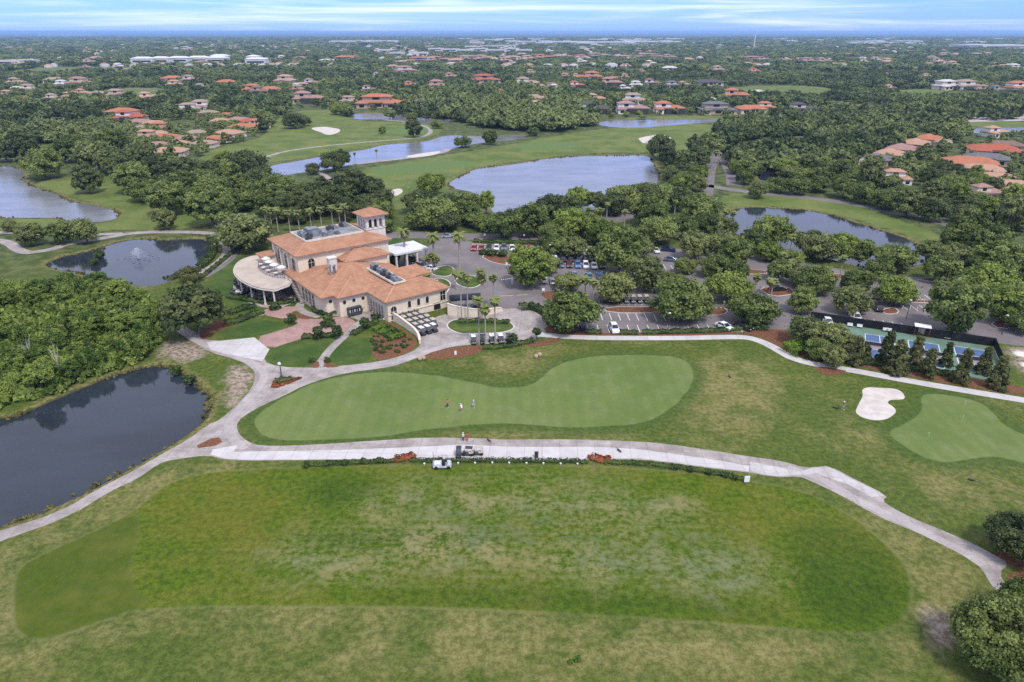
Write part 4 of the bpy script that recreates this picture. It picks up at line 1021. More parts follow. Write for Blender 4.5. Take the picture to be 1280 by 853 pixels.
palms('in the group on the oval lawn', 'tall palms on the oval lawn', [(575,342,399,577),(584,347,399,585),(599,340,399,602),(602,348,398,603),(617,346,386,617),(597,374,431,599),(606,386,434,607),(620,375,431,619)], s=1.15)
palms('among the car park oaks', 'palms in the car park', [(723,350,374),(731,349,374),(741,352,378),(944,346,363),(961,351,367),(975,319,338),(987,327,345),(1031,337,358),(1049,322,350),(964,351,369),(987,296,318)], s=1.15, adj='yellowish')
palms('between the big lake and the road', 'palms between the lake and the road', [(710,258,276),(722,258,278),(735,261,280),(744,263,282),(751,262,282),(758,255,276),(765,248,270),(780,264,287),(795,249,270),(808,250,268),(820,251,268),(832,247,266),(843,252,268)], s=1.1)
palms('in the pair at the left tip of the dark pond', 'palms at the tip of the dark pond', [(905,263,286),(914,266,287)], s=1.2)
palms('in the road median beyond the car park', 'palms in the road median', [(889,180,210),(897,182,210),(893,190,212)], s=1.5)
palms('in the far row beside the open pale lot at right', 'palms by the far lot', [(1234+7.2*k, 130+1.2*(k%3), 146) for k in range(8)], s=2.0, adj='far')
palms('in the pines along the long narrow lake shore', 'small palms on the long lake shore', [(444,192,203),(471,188,199)], s=.8, adj='thin')

# the dense wood on the left ---------------------------------------
WOODP = np.array(GP([(-70,378),(60,366),(100,357),(150,368),(178,380),(190,410),(192,432),(175,447),(140,460),(100,476),(50,495),(0,507),(-70,515)]))
lo, hi = WOODP.min(0), WOODP.max(0)
pts = []
for _ in range(6000):
    q = lo + rng.random(2) * (hi - lo)
    if inside(q[None], WOODP)[0] and all((q[0] - a) ** 2 + (q[1] - b) ** 2 > 24 for a, b in pts): pts.append((q[0], q[1]))
for x, y in pts:
    gc = G(45, 408)
    if ((x - gc[0]) / 13) ** 2 + ((y - gc[1]) / 8) ** 2 < 1: continue
    Rr = float(rng.uniform(2.4, 4.0))
    if rng.random() < .35: tree('tall', x, y, Rr * .75, 'leafy bright green tree in the dense wood left of the dark oak', 'trees of the dense left wood', WOODM, 'wood_tree')
    else: tree('oak', x, y, Rr, 'leafy bright green tree in the dense wood left of the dark oak', 'trees of the dense left wood', WOODM, 'wood_tree', hz=float(rng.uniform(.9, 1.35)))
# bare-limbed snags
SNAGM = plain('pale_dead_wood', (.42, .39, .34), .9)
for i, (a, b) in enumerate(((165,417), (172,420), (76,472), (42,462))):
    x, y = G(a, b)
    e = empty('dead_tree', (x, y, 0), random.uniform(0, 6), f'pale bare-limbed snag poking out of the dense wood, {ordinal(i) if i else "leftmost"} of the snags' if False else 'pale bare-limbed snag poking out of the dense green wood', 'dead tree', 'bare snags in the left wood')
    link('trunk', limbs(60 + i, 1.0, 5, .3, .03).mesh('trunk', SNAGM), e); e.scale = (4.5, 4.5, 6.6)
# undergrowth
def merged(name, protos, xy, Rr, hz, tint, m, seed, kind='stuff', zoff=0.0):
    r = np.random.default_rng(seed); Vs, Fs, Ts = [], [], []; k = 0
    pick = r.integers(len(protos), size=len(xy)); ang = r.uniform(0, 6.28, len(xy))
    for p_, (V, F, T) in enumerate(protos):
        s = np.where(pick == p_)[0]
        if not len(s): continue
        ca, sa = np.cos(ang[s])[:, None], np.sin(ang[s])[:, None]
        X = (V[None, :, 0] * ca - V[None, :, 1] * sa) * Rr[s][:, None] + xy[s, 0][:, None]
        Y = (V[None, :, 0] * sa + V[None, :, 1] * ca) * Rr[s][:, None] + xy[s, 1][:, None]
        Z = V[None, :, 2] * (Rr[s] * hz[s])[:, None] + zoff
        n = len(V)
        Vs.append(np.stack([X, Y, Z], -1).reshape(-1, 3)); Fs.append((F[None] + (np.arange(len(s)) * n)[:, None, None] + k).reshape(-1, 4))
        Ts.append(np.clip(T[None] * .6 + tint[s][:, None], 0, 1).ravel()); k += n * len(s)
    me = npmesh(name, np.concatenate(Vs), np.concatenate(Fs), m, np.concatenate(Ts))
    o = link(name, me); o['kind'] = kind; return o
LOW = [crown(400 + k, 16, 12, .42, 1.0, .7, .55, under=.6, clump=.38) for k in range(3)]
U = np.array([lo + rng.random(2) * (hi - lo) for _ in range(2600)]); U = U[inside(U, offset(WOODP, 1.5))]
o = merged('undergrowth', LOW, U, rng.uniform(.7, 1.7, len(U)), rng.uniform(.8, 1.6, len(U)), rng.uniform(-.1, .5, len(U)), WOODM, 1)
tag(o, 'dense green undergrowth filling the wood', 'undergrowth')

# hedges and shrubs -----------------------------------------------
def hedge(name, pts, w, h, label, m=None, dens=75, size=.3, px=True, cat='hedge', group=None, smooth=2):
    p = chaikin(GP(pts) if px else pts, smooth, False); o0 = p[0].copy(); p = p - o0
    seg = np.linalg.norm(np.diff(p, axis=0), axis=1); L = seg.sum(); n = int(L * (w + 2 * h) * dens / 3)
    s = rng.random(n) * L; cum = np.concatenate([[0], np.cumsum(seg)]); i = np.clip(np.searchsorted(cum, s) - 1, 0, len(seg) - 1); f = (s - cum[i]) / seg[i]
    c = p[i] + (p[i + 1] - p[i]) * f[:, None]; t_ = (p[i + 1] - p[i]) / seg[i][:, None]; nr = np.stack([-t_[:, 1], t_[:, 0]], 1)
    a = rng.uniform(-1, 1, n); z = rng.random(n) ** .6
    sd = rng.random(n) < .45; a = np.where(sd, np.sign(a) * rng.uniform(.85, 1, n), a); z = np.where(sd, z, rng.uniform(.8, 1, n))
    bump_ = 1 + .18 * np.sin(s * 1.7) + .1 * np.sin(s * 4.1 + 1)
    C = np.stack([c[:, 0] + nr[:, 0] * a * w / 2, c[:, 1] + nr[:, 1] * a * w / 2, z * h * bump_], 1)
    N = np.stack([nr[:, 0] * a, nr[:, 1] * a, z], 1) + rng.normal(size=(n, 3)) * .5
    V, F = quads(C, N, size, rng)
    me = npmesh(name, V, F, m or HEDM, np.clip(.3 + .5 * np.sin(s * .9) * .5 + rng.random(n) * .5, 0, 1))
    o = link(name, me, loc=(o0[0], o0[1], 0)); return tag(o, label, cat, group)
hedge('hedge', [(282,407),(300,402),(318,395),(328,391)], 2.2, 1.0, 'long clipped dark hedge between the big oak and the paved drive')
hedge('hedge', [(286,394),(300,388),(320,384)], 2.0, .9, 'loose hedge along the lawn below the round terrace')
hedge('hedge', [(252,348),(266,337),(282,324),(298,310),(318,302),(332,304)], 1.2, .8, 'low hedge edging the lawn along the pond road')
hedge('hedge', [(378,423),(392,423),(410,421),(428,418)], 1.8, .8, 'curved clipped hedge on the lawn side of the paved circle')
hedge('hedge', [(356,404),(364,402),(369,399)], 1.4, .8, 'short hedge with small tree at the edge of the paved drive')
hedge('hedge', [(440,420),(452,413),(466,406),(472,403)], 1.6, .8, 'clipped hedge above the planted mulch slope')
hedge('hedge', [(392,387),(398,393),(410,395),(424,392)], 1.4, 1.0, 'hedge hugging the foot of the chamfered clubhouse bay')
hedge('hedge', [(604,436),(625,435),(645,432),(667,427)], 1.6, .7, 'low hedge below the row of carts at the lawn edge')
hedge('hedge', [(573,404),(590,403),(612,403),(637,405)], 1.4, .8, 'hedge at the foot of the retaining wall on the oval lawn')
hedge('hedge', [(650,388),(662,386),(676,390),(687,398)], 2.0, 1.5, 'thick clipped hedge curving round the right side of the cart loop')
hedge('hedge', [(686,400),(696,406),(706,412),(718,415)], 4.0, 2.0, 'tall dense hedge under the broad dark oak by the car park')
hedge('hedge', [(734,417),(752,417)], 1.6, .8, 'short low hedge directly beside the white car facing the lawn')
hedge('hedge', [(775,417.5),(797,417.5)], 1.6, .8, 'low hedge just right of the white car facing the lawn')
hedge('hedge', [(803,417.5),(850,416),(900,415),(926,412)], 1.6, .8, 'long low hedge between the car park and the pale path')
hedge('hedge', [(928,411),(945,411),(960,412)], 2.4, 1.1, 'rounded hedge at the corner of the car park by the black car')
hedge('hedge', [(592,303.5),(640,304.5),(700,306),(758,306.5)], 2.2, 1.0, 'long hedge strip behind the row of parked cars')
hedge('hedge', [(985,437),(993,441),(1003,445)], 4.0, 2.0, 'bright low hedge at the left end of the court trees', LIMEM)
hedge('hedge', [(1060,452),(1110,458),(1160,465),(1200,472)], 2.0, .8, 'loose low hedge on mulch below the magnolias')
hedge('hedge', [(473,411),(482,416),(492,419),(500,425)], 3.6, .9, 'patch of lime green shrubs in the middle of the mulch slope', LIMEM)
hedge('hedge', [(380,583),(420,581),(470,578.5),(505,577)], .9, .55, 'low dark hedge strip at the left end of the tee line', size=.22, smooth=1)
hedge('hedge', [(513,577),(580,576.8),(650,577),(735,578.5)], .9, .5, 'low dark hedge strip along the middle of the tee line', size=.22, smooth=1)
hedge('hedge', [(755,579),(810,581.5),(860,587),(905,595),(936,602)], .9, .55, 'low dark hedge strip curving away at the right end of the tee line', size=.22, smooth=1)
hedge('hedge', [(493,575),(500,576),(508,573.5),(518,570)], 1.6, .6, 'copper red planting at the left end of the tees', REDM)
hedge('hedge', [(738,571.5),(744,575),(752,576.5),(764,576)], 1.6, .6, 'copper red planting at the right end of the tees', REDM)
hedge('hedge', [(345,478),(356,476),(366,473.5)], 1.6, .5, 'green planting inside the triangular bed at the path fork')
hedge('hedge', [(341,484),(352,483),(366,477),(376,473)], .6, .35, 'copper red edging plants in the triangular bed at the path fork', REDM)
hedge('hedge', [(285,372),(300,374),(320,378),(345,381),(368,378)], 2.0, .8, 'mixed border planting below the round terrace')
hedge('hedge', [(207,352),(218,348),(224,346)], 2.0, 1.0, 'clump of low bushes on the near shore of the fountain pond')
hedge('hedge', [(262,298),(268,306),(267,318),(258,330),(250,336)], 2.4, 1.3, 'reedy planting along the right bank of the fountain pond', HEDM)
def shrub(px, py, Rr, label, group, m=None, z=0):
    o = link('shrub', BUSH[int(rng.integers(len(BUSH)))], None, (*G(px, py), z)); o.scale = (Rr, Rr, Rr); o.rotation_euler.z = float(rng.uniform(0, 6)); tag(o, label, 'shrub', group)
    if m: setmat(o, m)
    return o
r_ = random.Random(5)
bed = chaikin(GP([(462,426),(475,410),(487,405),(503,415),(517,425),(505,438),(488,445),(468,449)]), 1); lo2, hi2 = bed.min(0), bed.max(0); n = 0
while n < 60:
    q = (r_.uniform(lo2[0], hi2[0]), r_.uniform(lo2[1], hi2[1]))
    if inside(np.array([q]), bed)[0]:
        o = link('shrub', BUSH[n % 4], None, (*q, .02)); s_ = r_.uniform(.3, .55); o.scale = (s_, s_, s_ * .9); tag(o, 'small dark shrub dotted over the brown mulch slope below the arcade', 'shrub', 'small shrubs on the mulch slope'); n += 1
for i, a in enumerate((383, 410, 432, 453, 475)): shrub(a, 583.5 - i * 1.5, .62, f'dark grass-like shrub on the left hedge strip, {ordinal(i)}', 'shrubs on the left hedge strip')
for i, a in enumerate((843, 863, 886, 905, 918)): shrub(a, 586 + i * 3.2, .62, f'dark grass-like shrub on the right hedge strip, {ordinal(i)}', 'shrubs on the right hedge strip')
for a, b, s_, l in ((344,387,1.3,'round shrub on the paved drive island below the terrace'), (410,407,1.6,'low round planting in the centre of the paved circle'), (470,399,1.1,'single round shrub by the arcade steps'), (451,389,1.2,'rounded shrub against the clubhouse wall right of the bag stand'), (604,318,1.2,'leftmost round shrub on the mulch island behind the roundabout'), (615,320,1.6,'middle round shrub on the mulch island behind the roundabout'), (628,321,1.5,'right round shrub on the mulch island behind the roundabout'),
                  (722,826,.42,'tuft of bright weeds in the dry grass at the bottom'), (713,829,.3,'smaller tuft of bright weeds in the dry grass at the bottom'), (125,322,1.6,'small leafy tree standing in the near water of the fountain pond'), (118,330,1.2,'small bush at the left water edge of the fountain pond'), (390,452,.7,'dark small bush on mulch left of the narrow walk'), (409,452,.7,'dark small bush on mulch right of the narrow walk'), (492,330,2.0,'dense round bush at the foot of the entrance canopy'), (221,466,1.2,'reedy clump at the right tip of the dark pond'), (238,478,1.2,'low reeds on the right bank of the dark pond')):
    shrub(a, b, s_, l, 'garden shrubs', LIMEM if 'bright' in l else None)
for i, (a, b, w, l) in enumerate(((397.5,414,13,'round lollipop tree left of the paved circle centre'), (420.5,413,13,'round lollipop tree right of the paved circle centre'), (455,402.5,12,'round lollipop tree beside the walk near the arcade'), (364.5,397.5,10,'small lollipop tree on the island in the paved drive'), (641,422,11,'round lollipop tree at the right end of the cart row'), (671,415,11,'round lollipop tree at the mouth of the pale path'), (664,381,8,'small lollipop tree at the top of the cart loop'))):
    Rr = w / 2 / PPM(b, 2) * .95; x, y = G(a, b, 2.0 * Rr)
    tree('ball', x, y, Rr, l, 'lollipop trees', HEDM, 'topiary_tree', hz=1.0)
# ------------------------------------------------------------------ vehicles
def paint(name, c, metal=.3):
    t = NT(name)
    return t.out(t.mix(t.ss(t.noise(t.obj(), 2, 3), .3, .7), tuple(x * .94 for x in c), c), .32, .5, None, metal, Coat_Weight=.5)
PAINT = {'white': paint('white_car_paint', (.78, .78, .77), 0), 'silver': paint('silver_car_paint', (.42, .43, .45), .6), 'grey': paint('grey_car_paint', (.13, .14, .155)), 'black': paint('black_car_paint', (.016, .016, .018)),
 'red': paint('red_car_paint', (.42, .030, .030)), 'crimson': paint('crimson_car_paint', (.36, .012, .045)), 'maroon': paint('maroon_car_paint', (.085, .014, .018)), 'navy': paint('navy_car_paint', (.018, .030, .085)),
 'blue': paint('blue_car_paint', (.07, .19, .42)), 'slate blue': paint('slate_blue_car_paint', (.10, .14, .22)), 'teal': paint('teal_car_paint', (.03, .16, .22))}
LAMP = plain('headlight_glass', (.62, .62, .6), .15, .6); TAIL = plain('taillight_glass', (.32, .012, .012), .2, .6)
def taper_prism(mb, prof, w0, w1, zlo, zhi):
    """side profile (x,z), half width shrinking from w0 at zlo to w1 at zhi"""
    n = len(prof); hw = lambda z: w0 + (w1 - w0) * min(1, max(0, (z - zlo) / (zhi - zlo)))
    vs = [(x, -hw(z), z) for x, z in prof] + [(x, hw(z), z) for x, z in prof]
    fs = [(i, (i + 1) % n, n + (i + 1) % n, n + i) for i in range(n)]
    for t in tessellate_polygon([[Vector((x, z, 0)) for x, z in prof]]):
        t = tuple(t); fs.append(t); fs.append(tuple(n + i for i in t)[::-1])
    mb.add(vs, fs)
def car_meshes(suv):
    zt = 1.72 if suv else 1.44; zb = 1.02 if suv else .88; L = 2.35
    b = MB()
    taper_prism(b, [(-L, .32), (-L - .03, .62), (-L + .12, zb - .03), (-1.2, zb), (1.0, zb), (L - .35, zb - .14), (L - .02, .66), (L, .34), (1.95, .24), (-1.95, .24)], .93, .80, .5, zb + .05)
    tr = (-2.0, -1.55, .25, 1.15) if suv else (-1.75, -1.1, .25, 1.2)
    taper_prism(b, [(tr[1], zt - .07), (tr[1] + .12, zt), (tr[2] - .1, zt + .01), (tr[2] + .02, zt - .06)], .68, .66, zt - .1, zt)
    for x0, x1 in ((tr[0], tr[1]), (tr[3], tr[2])):
        for s in (-1, 1): b.tube([(x0, s * .80, zb), (x1, s * .66, zt - .05)], .05, 4)
    for s in (-1, 1): b.tube([(-.35, s * .79, zb), (-.4, s * .66, zt - .05)], .045, 4); b.box((.85, s * .97, zb + .08), (.16, .16, .12))
    g = MB(); taper_prism(g, [(tr[0], zb - .03), (tr[1], zt - .05), (tr[2], zt - .05), (tr[3], zb - .03)], .79, .655, zb, zt - .05)
    w = MB(); w.lathe([(0, -.11), (.20, -.11), (.33, -.1), (.35, 0), (.33, .1), (.20, .11), (0, .11)], n=14)
    w.v = [(x, z, y) for x, y, z in w.v]
    h = MB().box((0, 0, 0), (.10, .42, .15))
    return b.mesh('body', PAINT['white']), g.mesh('glazing', GLASS), w.mesh('wheel', BLACK, True), h.mesh('headlight', LAMP), h.mesh('taillight', TAIL), zb
CARS = {False: car_meshes(False), True: car_meshes(True)}
def car(px, py, col, suv, ang, label, group, name='parked_car', cat='car'):
    b, g, w, hl, tl, zb = CARS[suv]
    e = empty(name, (*G(px, py), .012), R(ang), label, cat, group)
    setmat(link('body', b, e), PAINT[col]); link('glazing', g, e)
    for x in (-1.45, 1.45):
        for y in (-.82, .82): link('wheel', w, e, (x, y, .35))
    for s in (-.6, .6): link('headlight', hl, e, (2.32, s, .68)); link('taillight', tl, e, (-2.33, s, .78))
    return e
def row(items, phrase, group, ang):
    items = sorted(items)
    for i, it in enumerate(items):
        px, py, col, suv = it[:4]
        car(px, py, col, suv, (it[4] if len(it) > 4 else ang) + random.uniform(-2, 2), f'{col} {"SUV" if suv else "car"}, {ordinal(i)} {phrase}', group)
row([(592.5,312,'red',0),(602,312,'crimson',0),(611,312,'black',0),(620.6,311.5,'white',0),(630,311.5,'grey',1),(640,312,'white',0),(650,312,'maroon',1),(659,312.5,'red',0),(669,313,'navy',0),(679,313.5,'black',0),(688,314,'black',0),(698,314.5,'white',0),(707,315,'white',1),(717,316,'white',0),(726,316.5,'white',0),(745,315.5,'silver',0)], 'in the long row along the hedge', 'cars along the hedge', -90)
row([(693,326,'white',1),(703.5,326,'black',1),(723,326,'black',0),(732,326,'navy',1),(713,326,'black',0)], 'in the back line of the double row', 'cars in the back of the double row', 90)
row([(701,333,'slate blue',0),(711.5,333,'maroon',0),(722,333.5,'blue',1),(732,334,'white',1),(742.5,334.5,'white',0),(752,334,'black',0)], 'in the front line of the double row', 'cars in the front of the double row', -90)
row([(717.5,345,'blue',0),(736,347,'teal',0),(749.5,347,'blue',0),(691,354,'silver',0),(680,352,'white',0)], 'half hidden under trees below the double row', 'cars under the trees', 90)
row([(819,315,'white',0,-80),(835.5,314,'navy',1,-20),(839.5,326.5,'slate blue',0,-15),(812,328,'maroon',0,-10),(875,328,'grey',0,70),(889,320,'white',0,80),(937.5,320,'white',0,80)], 'in the middle bays of the car park', 'cars in the middle bays', 90)
row([(767.5,413.5,'white',1,-86),(905,410.5,'white',0,-60),(929,411,'black',0,-50)], 'facing the hedge beside the pale path', 'cars facing the pale path', -90)
row([(1069,399.5,'white',1,-95),(1096,387,'black',1,80),(1033,403,'white',0,80),(1199,418,'maroon',1,-80)], 'behind the dark court fence', 'cars behind the courts', 90)
row([(1210,369,'white',1,-88),(1207,356,'white',0,-20),(1017,317,'white',0,60),(971,363.5,'black',0,10),(1100,338,'white',0,80)], 'in the right rear bays', 'cars in the right rear bays', 90)
row([(515,326,'black',1,128),(524,333,'grey',0,135),(538,337,'white',0,150)], 'at the white entrance canopy', 'cars at the entrance', 130)
car(594, 387, 'black', False, 190, 'black car on the ramp just above the cream retaining wall', 'single cars')
for i, (a, b, c, an) in enumerate(((880,300,'white',70),(560,297,'silver',5),(970,174,'white',10),(1090,151.5,'white',0),(1104,152,'white',0))):
    car(a, b, c, False, an, ['white car partly under the trees on the entry road','silver car on the road behind the entrance palms','white car at the road junction beyond the car park','left of two white cars on the distant road','right of two white cars on the distant road'][i], 'cars on the roads')

# golf carts -------------------------------------------------------
def cart_meshes():
    b = MB(); taper_prism(b, [(-1.2, .28), (-1.2, .62), (-.55, .66), (-.5, .36), (.55, .34), (.7, .78), (1.05, .70), (1.2, .5), (1.18, .28)], .58, .52, .3, .8)
    s = MB(); s.box((-.5, 0, .72), (.55, 1.05, .14)); s.box((-.8, 0, 1.0), (.12, 1.05, .5)); s.box((-1.0, 0, .72), (.3, .95, .1))
    r = MB(); taper_prism(r, [(-1.0, 1.84), (-.95, 1.92), (.42, 1.93), (.52, 1.85)], .54, .48, 1.84, 1.93)
    p = MB()
    for y in (-.5, .5): p.tube([(-1.05, y, .6), (-1.08, y, 1.86)], .025, 5); p.tube([(.72, y, .75), (.55, y, 1.86)], .025, 5)
    p.tube([(.45, -.3, .75), (.25, -.3, .98)], .02, 5); p.lathe([(.16, 0), (.19, .02), (.16, .04)], (.22, -.3, .98), 10)
    w = MB(); w.lathe([(0, -.09), (.1, -.09), (.22, -.08), (.23, 0), (.22, .08), (.1, .09), (0, .09)], n=12); w.v = [(x, z, y) for x, y, z in w.v]
    g = MB().add([(.70, -.48, .8), (.70, .48, .8), (.56, .48, 1.8), (.56, -.48, 1.8)], [(0, 1, 2, 3)])
    return b, s, r, p, w, g
cb, cs, cr, cp, cw, cg = cart_meshes()
CARTB = plain('cart_body_black', (.022, .022, .026), .35, .5); CARTW = plain('cart_body_white', (.70, .69, .66), .4, .4); SEATM = plain('beige_seat', (.58, .50, .39), .8); ROOFB = plain('beige_cart_roof', (.42, .365, .285), .6)
cm = (cb.mesh('body', CARTB), cs.mesh('seat', SEATM), cr.mesh('roof', ROOFB), cp.mesh('frame', METALD), cw.mesh('wheel', BLACK), cg.mesh('windscreen', plain('cart_windscreen', (.10, .11, .12), .1, .6)))
def cart(x, y, ang, label, group, body=None, roof=None):
    e = empty('golf_cart', (x, y, .016), ang, label, 'golf cart', group)
    o = link('body', cm[0], e); q = link('roof', cm[2], e)
    if body: setmat(o, body)
    if roof: setmat(q, roof)
    link('seat', cm[1], e); link('frame', cm[3], e); link('windscreen', cm[5], e)
    for a, b in ((-.8, -.5), (-.8, .5), (.85, -.5), (.85, .5)): link('wheel', cm[4], e, (a, b, .23))
    return e
f0 = np.array(G(527.5, 418.5))
NTH = ['front', 'second', 'third', 'fourth', 'rear']
for i in range(4):
    for j in range(5):
        if i == 3 and j == 0: continue
        c = f0 + np.array(E1) * (1.62 * i) + np.array(E2) * (2.8 * j)
        cart(c[0], c[1], BA + R(-90) + random.uniform(-.05, .05), f'beige-roofed golf cart, {NTH[j]} of its file, in the {["leftmost","second","third","rightmost"][i]} file beside the clubhouse', 'golf carts beside the clubhouse', None if j else CARTB, (CARTW if j == 0 else None))
for k in range(8):
    x, y = G(749.5 + 8.3 * k, 378.3)
    cart(x, y, R(-88) + random.uniform(-.06, .06), f'dark golf cart with pale roof, {ordinal(k)} in the car park cart line', 'golf carts in the car park line')
for k, a in enumerate((592, 603.5, 615, 626, 636)):
    x, y = G(a, 429.5 - .5 * k); cart(x, y, R(-82) + random.uniform(-.08, .08), f'dark golf cart, {ordinal(k)} of five along the lawn edge by the palms', 'golf carts along the lawn edge', CARTB, (CARTW, CARTB, CARTW, CARTW, CARTB)[k])
x, y = G(728, 412); cart(x, y, R(-85), 'golf cart with white roof under the broad dark oak', 'single golf carts', CARTB, CARTW)
x, y = G(1156.5, 418); cart(x, y, R(20), 'beige golf cart behind the dark court fence', 'single golf carts', ROOFB, ROOFB)
for a, b, an, l, bd in ((573.5, 570, -90, 'dark golf cart parked alone on the tee pavement', CARTB), (585, 569, 175, 'dark golf cart facing away, left of the pair on the tee pavement', CARTB), (597, 568.5, 180, 'dark golf cart, right of the pair on the tee pavement', CARTB)):
    x, y = G(a, b); q_ = cart(x, y, R(an), l, 'golf carts on the tee pavement', bd, CARTB if a < 590 else ROOFB); q_.scale = (.8, .8, .8)
# utility vehicle on the hedge strip
x, y = G(553, 584)
e = empty('utility_vehicle', (x, y, 0), R(4), 'grey utility vehicle with open load bed beside the tee line hedge', 'utility vehicle')
m = MB(); taper_prism(m, [(-1.5, .5), (-1.5, 1.0), (-1.42, 1.0), (-1.42, .62), (.1, .62), (.1, .45), (.7, .42), (.8, .95), (1.3, .85), (1.5, .55), (1.45, .32), (-1.4, .35)], .75, .68, .4, 1.0); m.build('body', plain('grey_bed', (.45, .46, .48), .5), e)
MB().box((-.7, 0, .78), (1.2, 1.2, .3)).build('load', FABW, e); m = MB(); m.box((.3, 0, .8), (.5, 1.2, .14)); m.box((.05, 0, 1.1), (.1, 1.2, .5)); m.build('seat', BLACK, e)
m = MB()
for s in (-.62, .62): m.tube([(.05, s, .6), (.0, s, 1.9), (.75, s, 1.9), (.95, s, .9)], .03, 5)
m.build('roll_cage', METALD, e); MB().tube([(-1.4, .6, .9), (-1.45, .6, 2.6)], .035, 5).build('mast', METALD, e)
for a, b in ((-1, -.65), (-1, .65), (1, -.65), (1, .65)): q = link('wheel', cm[4], e, (a, b, .32)); q.scale = (1.4, 1.4, 1.4)

# ------------------------------------------------------------------ people
def skin_mesh(name, verts, edges, radii, m, sub=2):
    me = bpy.data.meshes.new(name + '_cage'); me.from_pydata(verts, edges, [])
    o = bpy.data.objects.new(name + '_cage', me); COL.objects.link(o)
    sk = o.modifiers.new('s', 'SKIN'); sk.use_smooth_shade = True
    for v, rr in zip(me.skin_vertices[0].data, radii): v.radius = rr if hasattr(rr, '__len__') else (rr, rr)
    me.skin_vertices[0].data[0].use_root = True
    sb = o.modifiers.new('b', 'SUBSURF'); sb.levels = sub; sb.render_levels = sub
    dg = bpy.context.evaluated_depsgraph_get()
    r = bpy.data.meshes.new_from_object(o.evaluated_get(dg)); r.name = name
    bpy.data.objects.remove(o); bpy.data.meshes.remove(me)
    r.materials.clear(); r.materials.append(m); return r
SKIN = plain('skin', (.45, .27, .19), .6)
def body_rig(pose):
    hx = .0
    J = {'pel': (0, 0, .95), 'wai': (0, .0, 1.08), 'che': (0, -.01, 1.32), 'neb': (0, -.01, 1.47), 'nek': (0, -.02, 1.54), 'hea': (0, -.03, 1.66), 'top': (0, -.02, 1.77)}
    bend = pose.get('bend', 0)
    for k in ('wai', 'che', 'neb', 'nek', 'hea', 'top'):
        x, y, z = J[k]; d = z - .95; J[k] = (x, y - math.sin(bend) * d, .95 + math.cos(bend) * d)
    for s, n in ((-1, 'l'), (1, 'r')):
        st = pose.get('stride', 0) * s; sp = .10 + pose.get('spread', 0)
        J['hip' + n] = (.09 * s, 0, .90); J['kne' + n] = (sp * s, -.03 + st * .5, .50); J['ank' + n] = (sp * 1.05 * s, .03 + st, .09); J['toe' + n] = (sp * 1.15 * s, -.13 + st, .04)
        cx, cy, cz = J['che']; J['sho' + n] = (.18 * s, cy, cz + .10)
        a = pose['arm' + n]; J['elb' + n] = (a[0][0] * s, cy + a[0][1], a[0][2]); J['wri' + n] = (a[1][0] * s, cy + a[1][1], a[1][2]); J['han' + n] = (a[2][0] * s, cy + a[2][1], a[2][2])
    return J
def mkbody(J):
    names = list(J); ix = {n: i for i, n in enumerate(names)}
    rad = {'pel': (.15, .11), 'wai': (.135, .10), 'che': (.155, .115), 'neb': .085, 'nek': .055, 'hea': (.078, .095), 'top': (.055, .06)}
    for n in 'lr': rad.update({'hip' + n: .09, 'kne' + n: .058, 'ank' + n: .038, 'toe' + n: .036, 'sho' + n: .058, 'elb' + n: .042, 'wri' + n: .028, 'han' + n: (.03, .04)})
    E = [('pel', 'wai'), ('wai', 'che'), ('che', 'neb'), ('neb', 'nek'), ('nek', 'hea'), ('hea', 'top')]
    for n in 'lr': E += [('pel', 'hip' + n), ('hip' + n, 'kne' + n), ('kne' + n, 'ank' + n), ('ank' + n, 'toe' + n), ('neb', 'sho' + n), ('sho' + n, 'elb' + n), ('elb' + n, 'wri' + n), ('wri' + n, 'han' + n)]
    V = [J[n] for n in names]; Ed = [(ix[a], ix[b]) for a, b in E]; Rd = [rad[n] for n in names]
    # fingers: five short unequal chains on each hand, rooted in the palm
    for n, s in (('l', -1), ('r', 1)):
        h = Vector(J['han' + n]); w = Vector(J['wri' + n]); d = (h - w).normalized(); sd = d.cross(Vector((1, 0, 0))).normalized()
        for k, L in enumerate((.055, .085, .095, .088, .07)):
            b = h + sd * (.032 - .016 * k) + (d * -.03 if k == 0 else Vector())
            dd = (d + sd * (.9 if k == 0 else .12 * (2 - k))).normalized()
            i0 = ix['han' + n]; V += [tuple(b + dd * L * .6), tuple(b + dd * L + Vector((0, 0, -.012)))]; Rd += [.009, .007]; Ed += [(i0, len(V) - 2), (len(V) - 2, len(V) - 1)]
    return V, Ed, Rd
def sub_rig(J, names, edges, rad):
    ix = {n: i for i, n in enumerate(names)}
    return [J[n] for n in names], [(ix[a], ix[b]) for a, b in edges], rad
CLO = {}
def cloth(c):
    if c not in CLO: CLO[c] = plain('cloth_%d' % len(CLO), c, .85)
    return CLO[c]
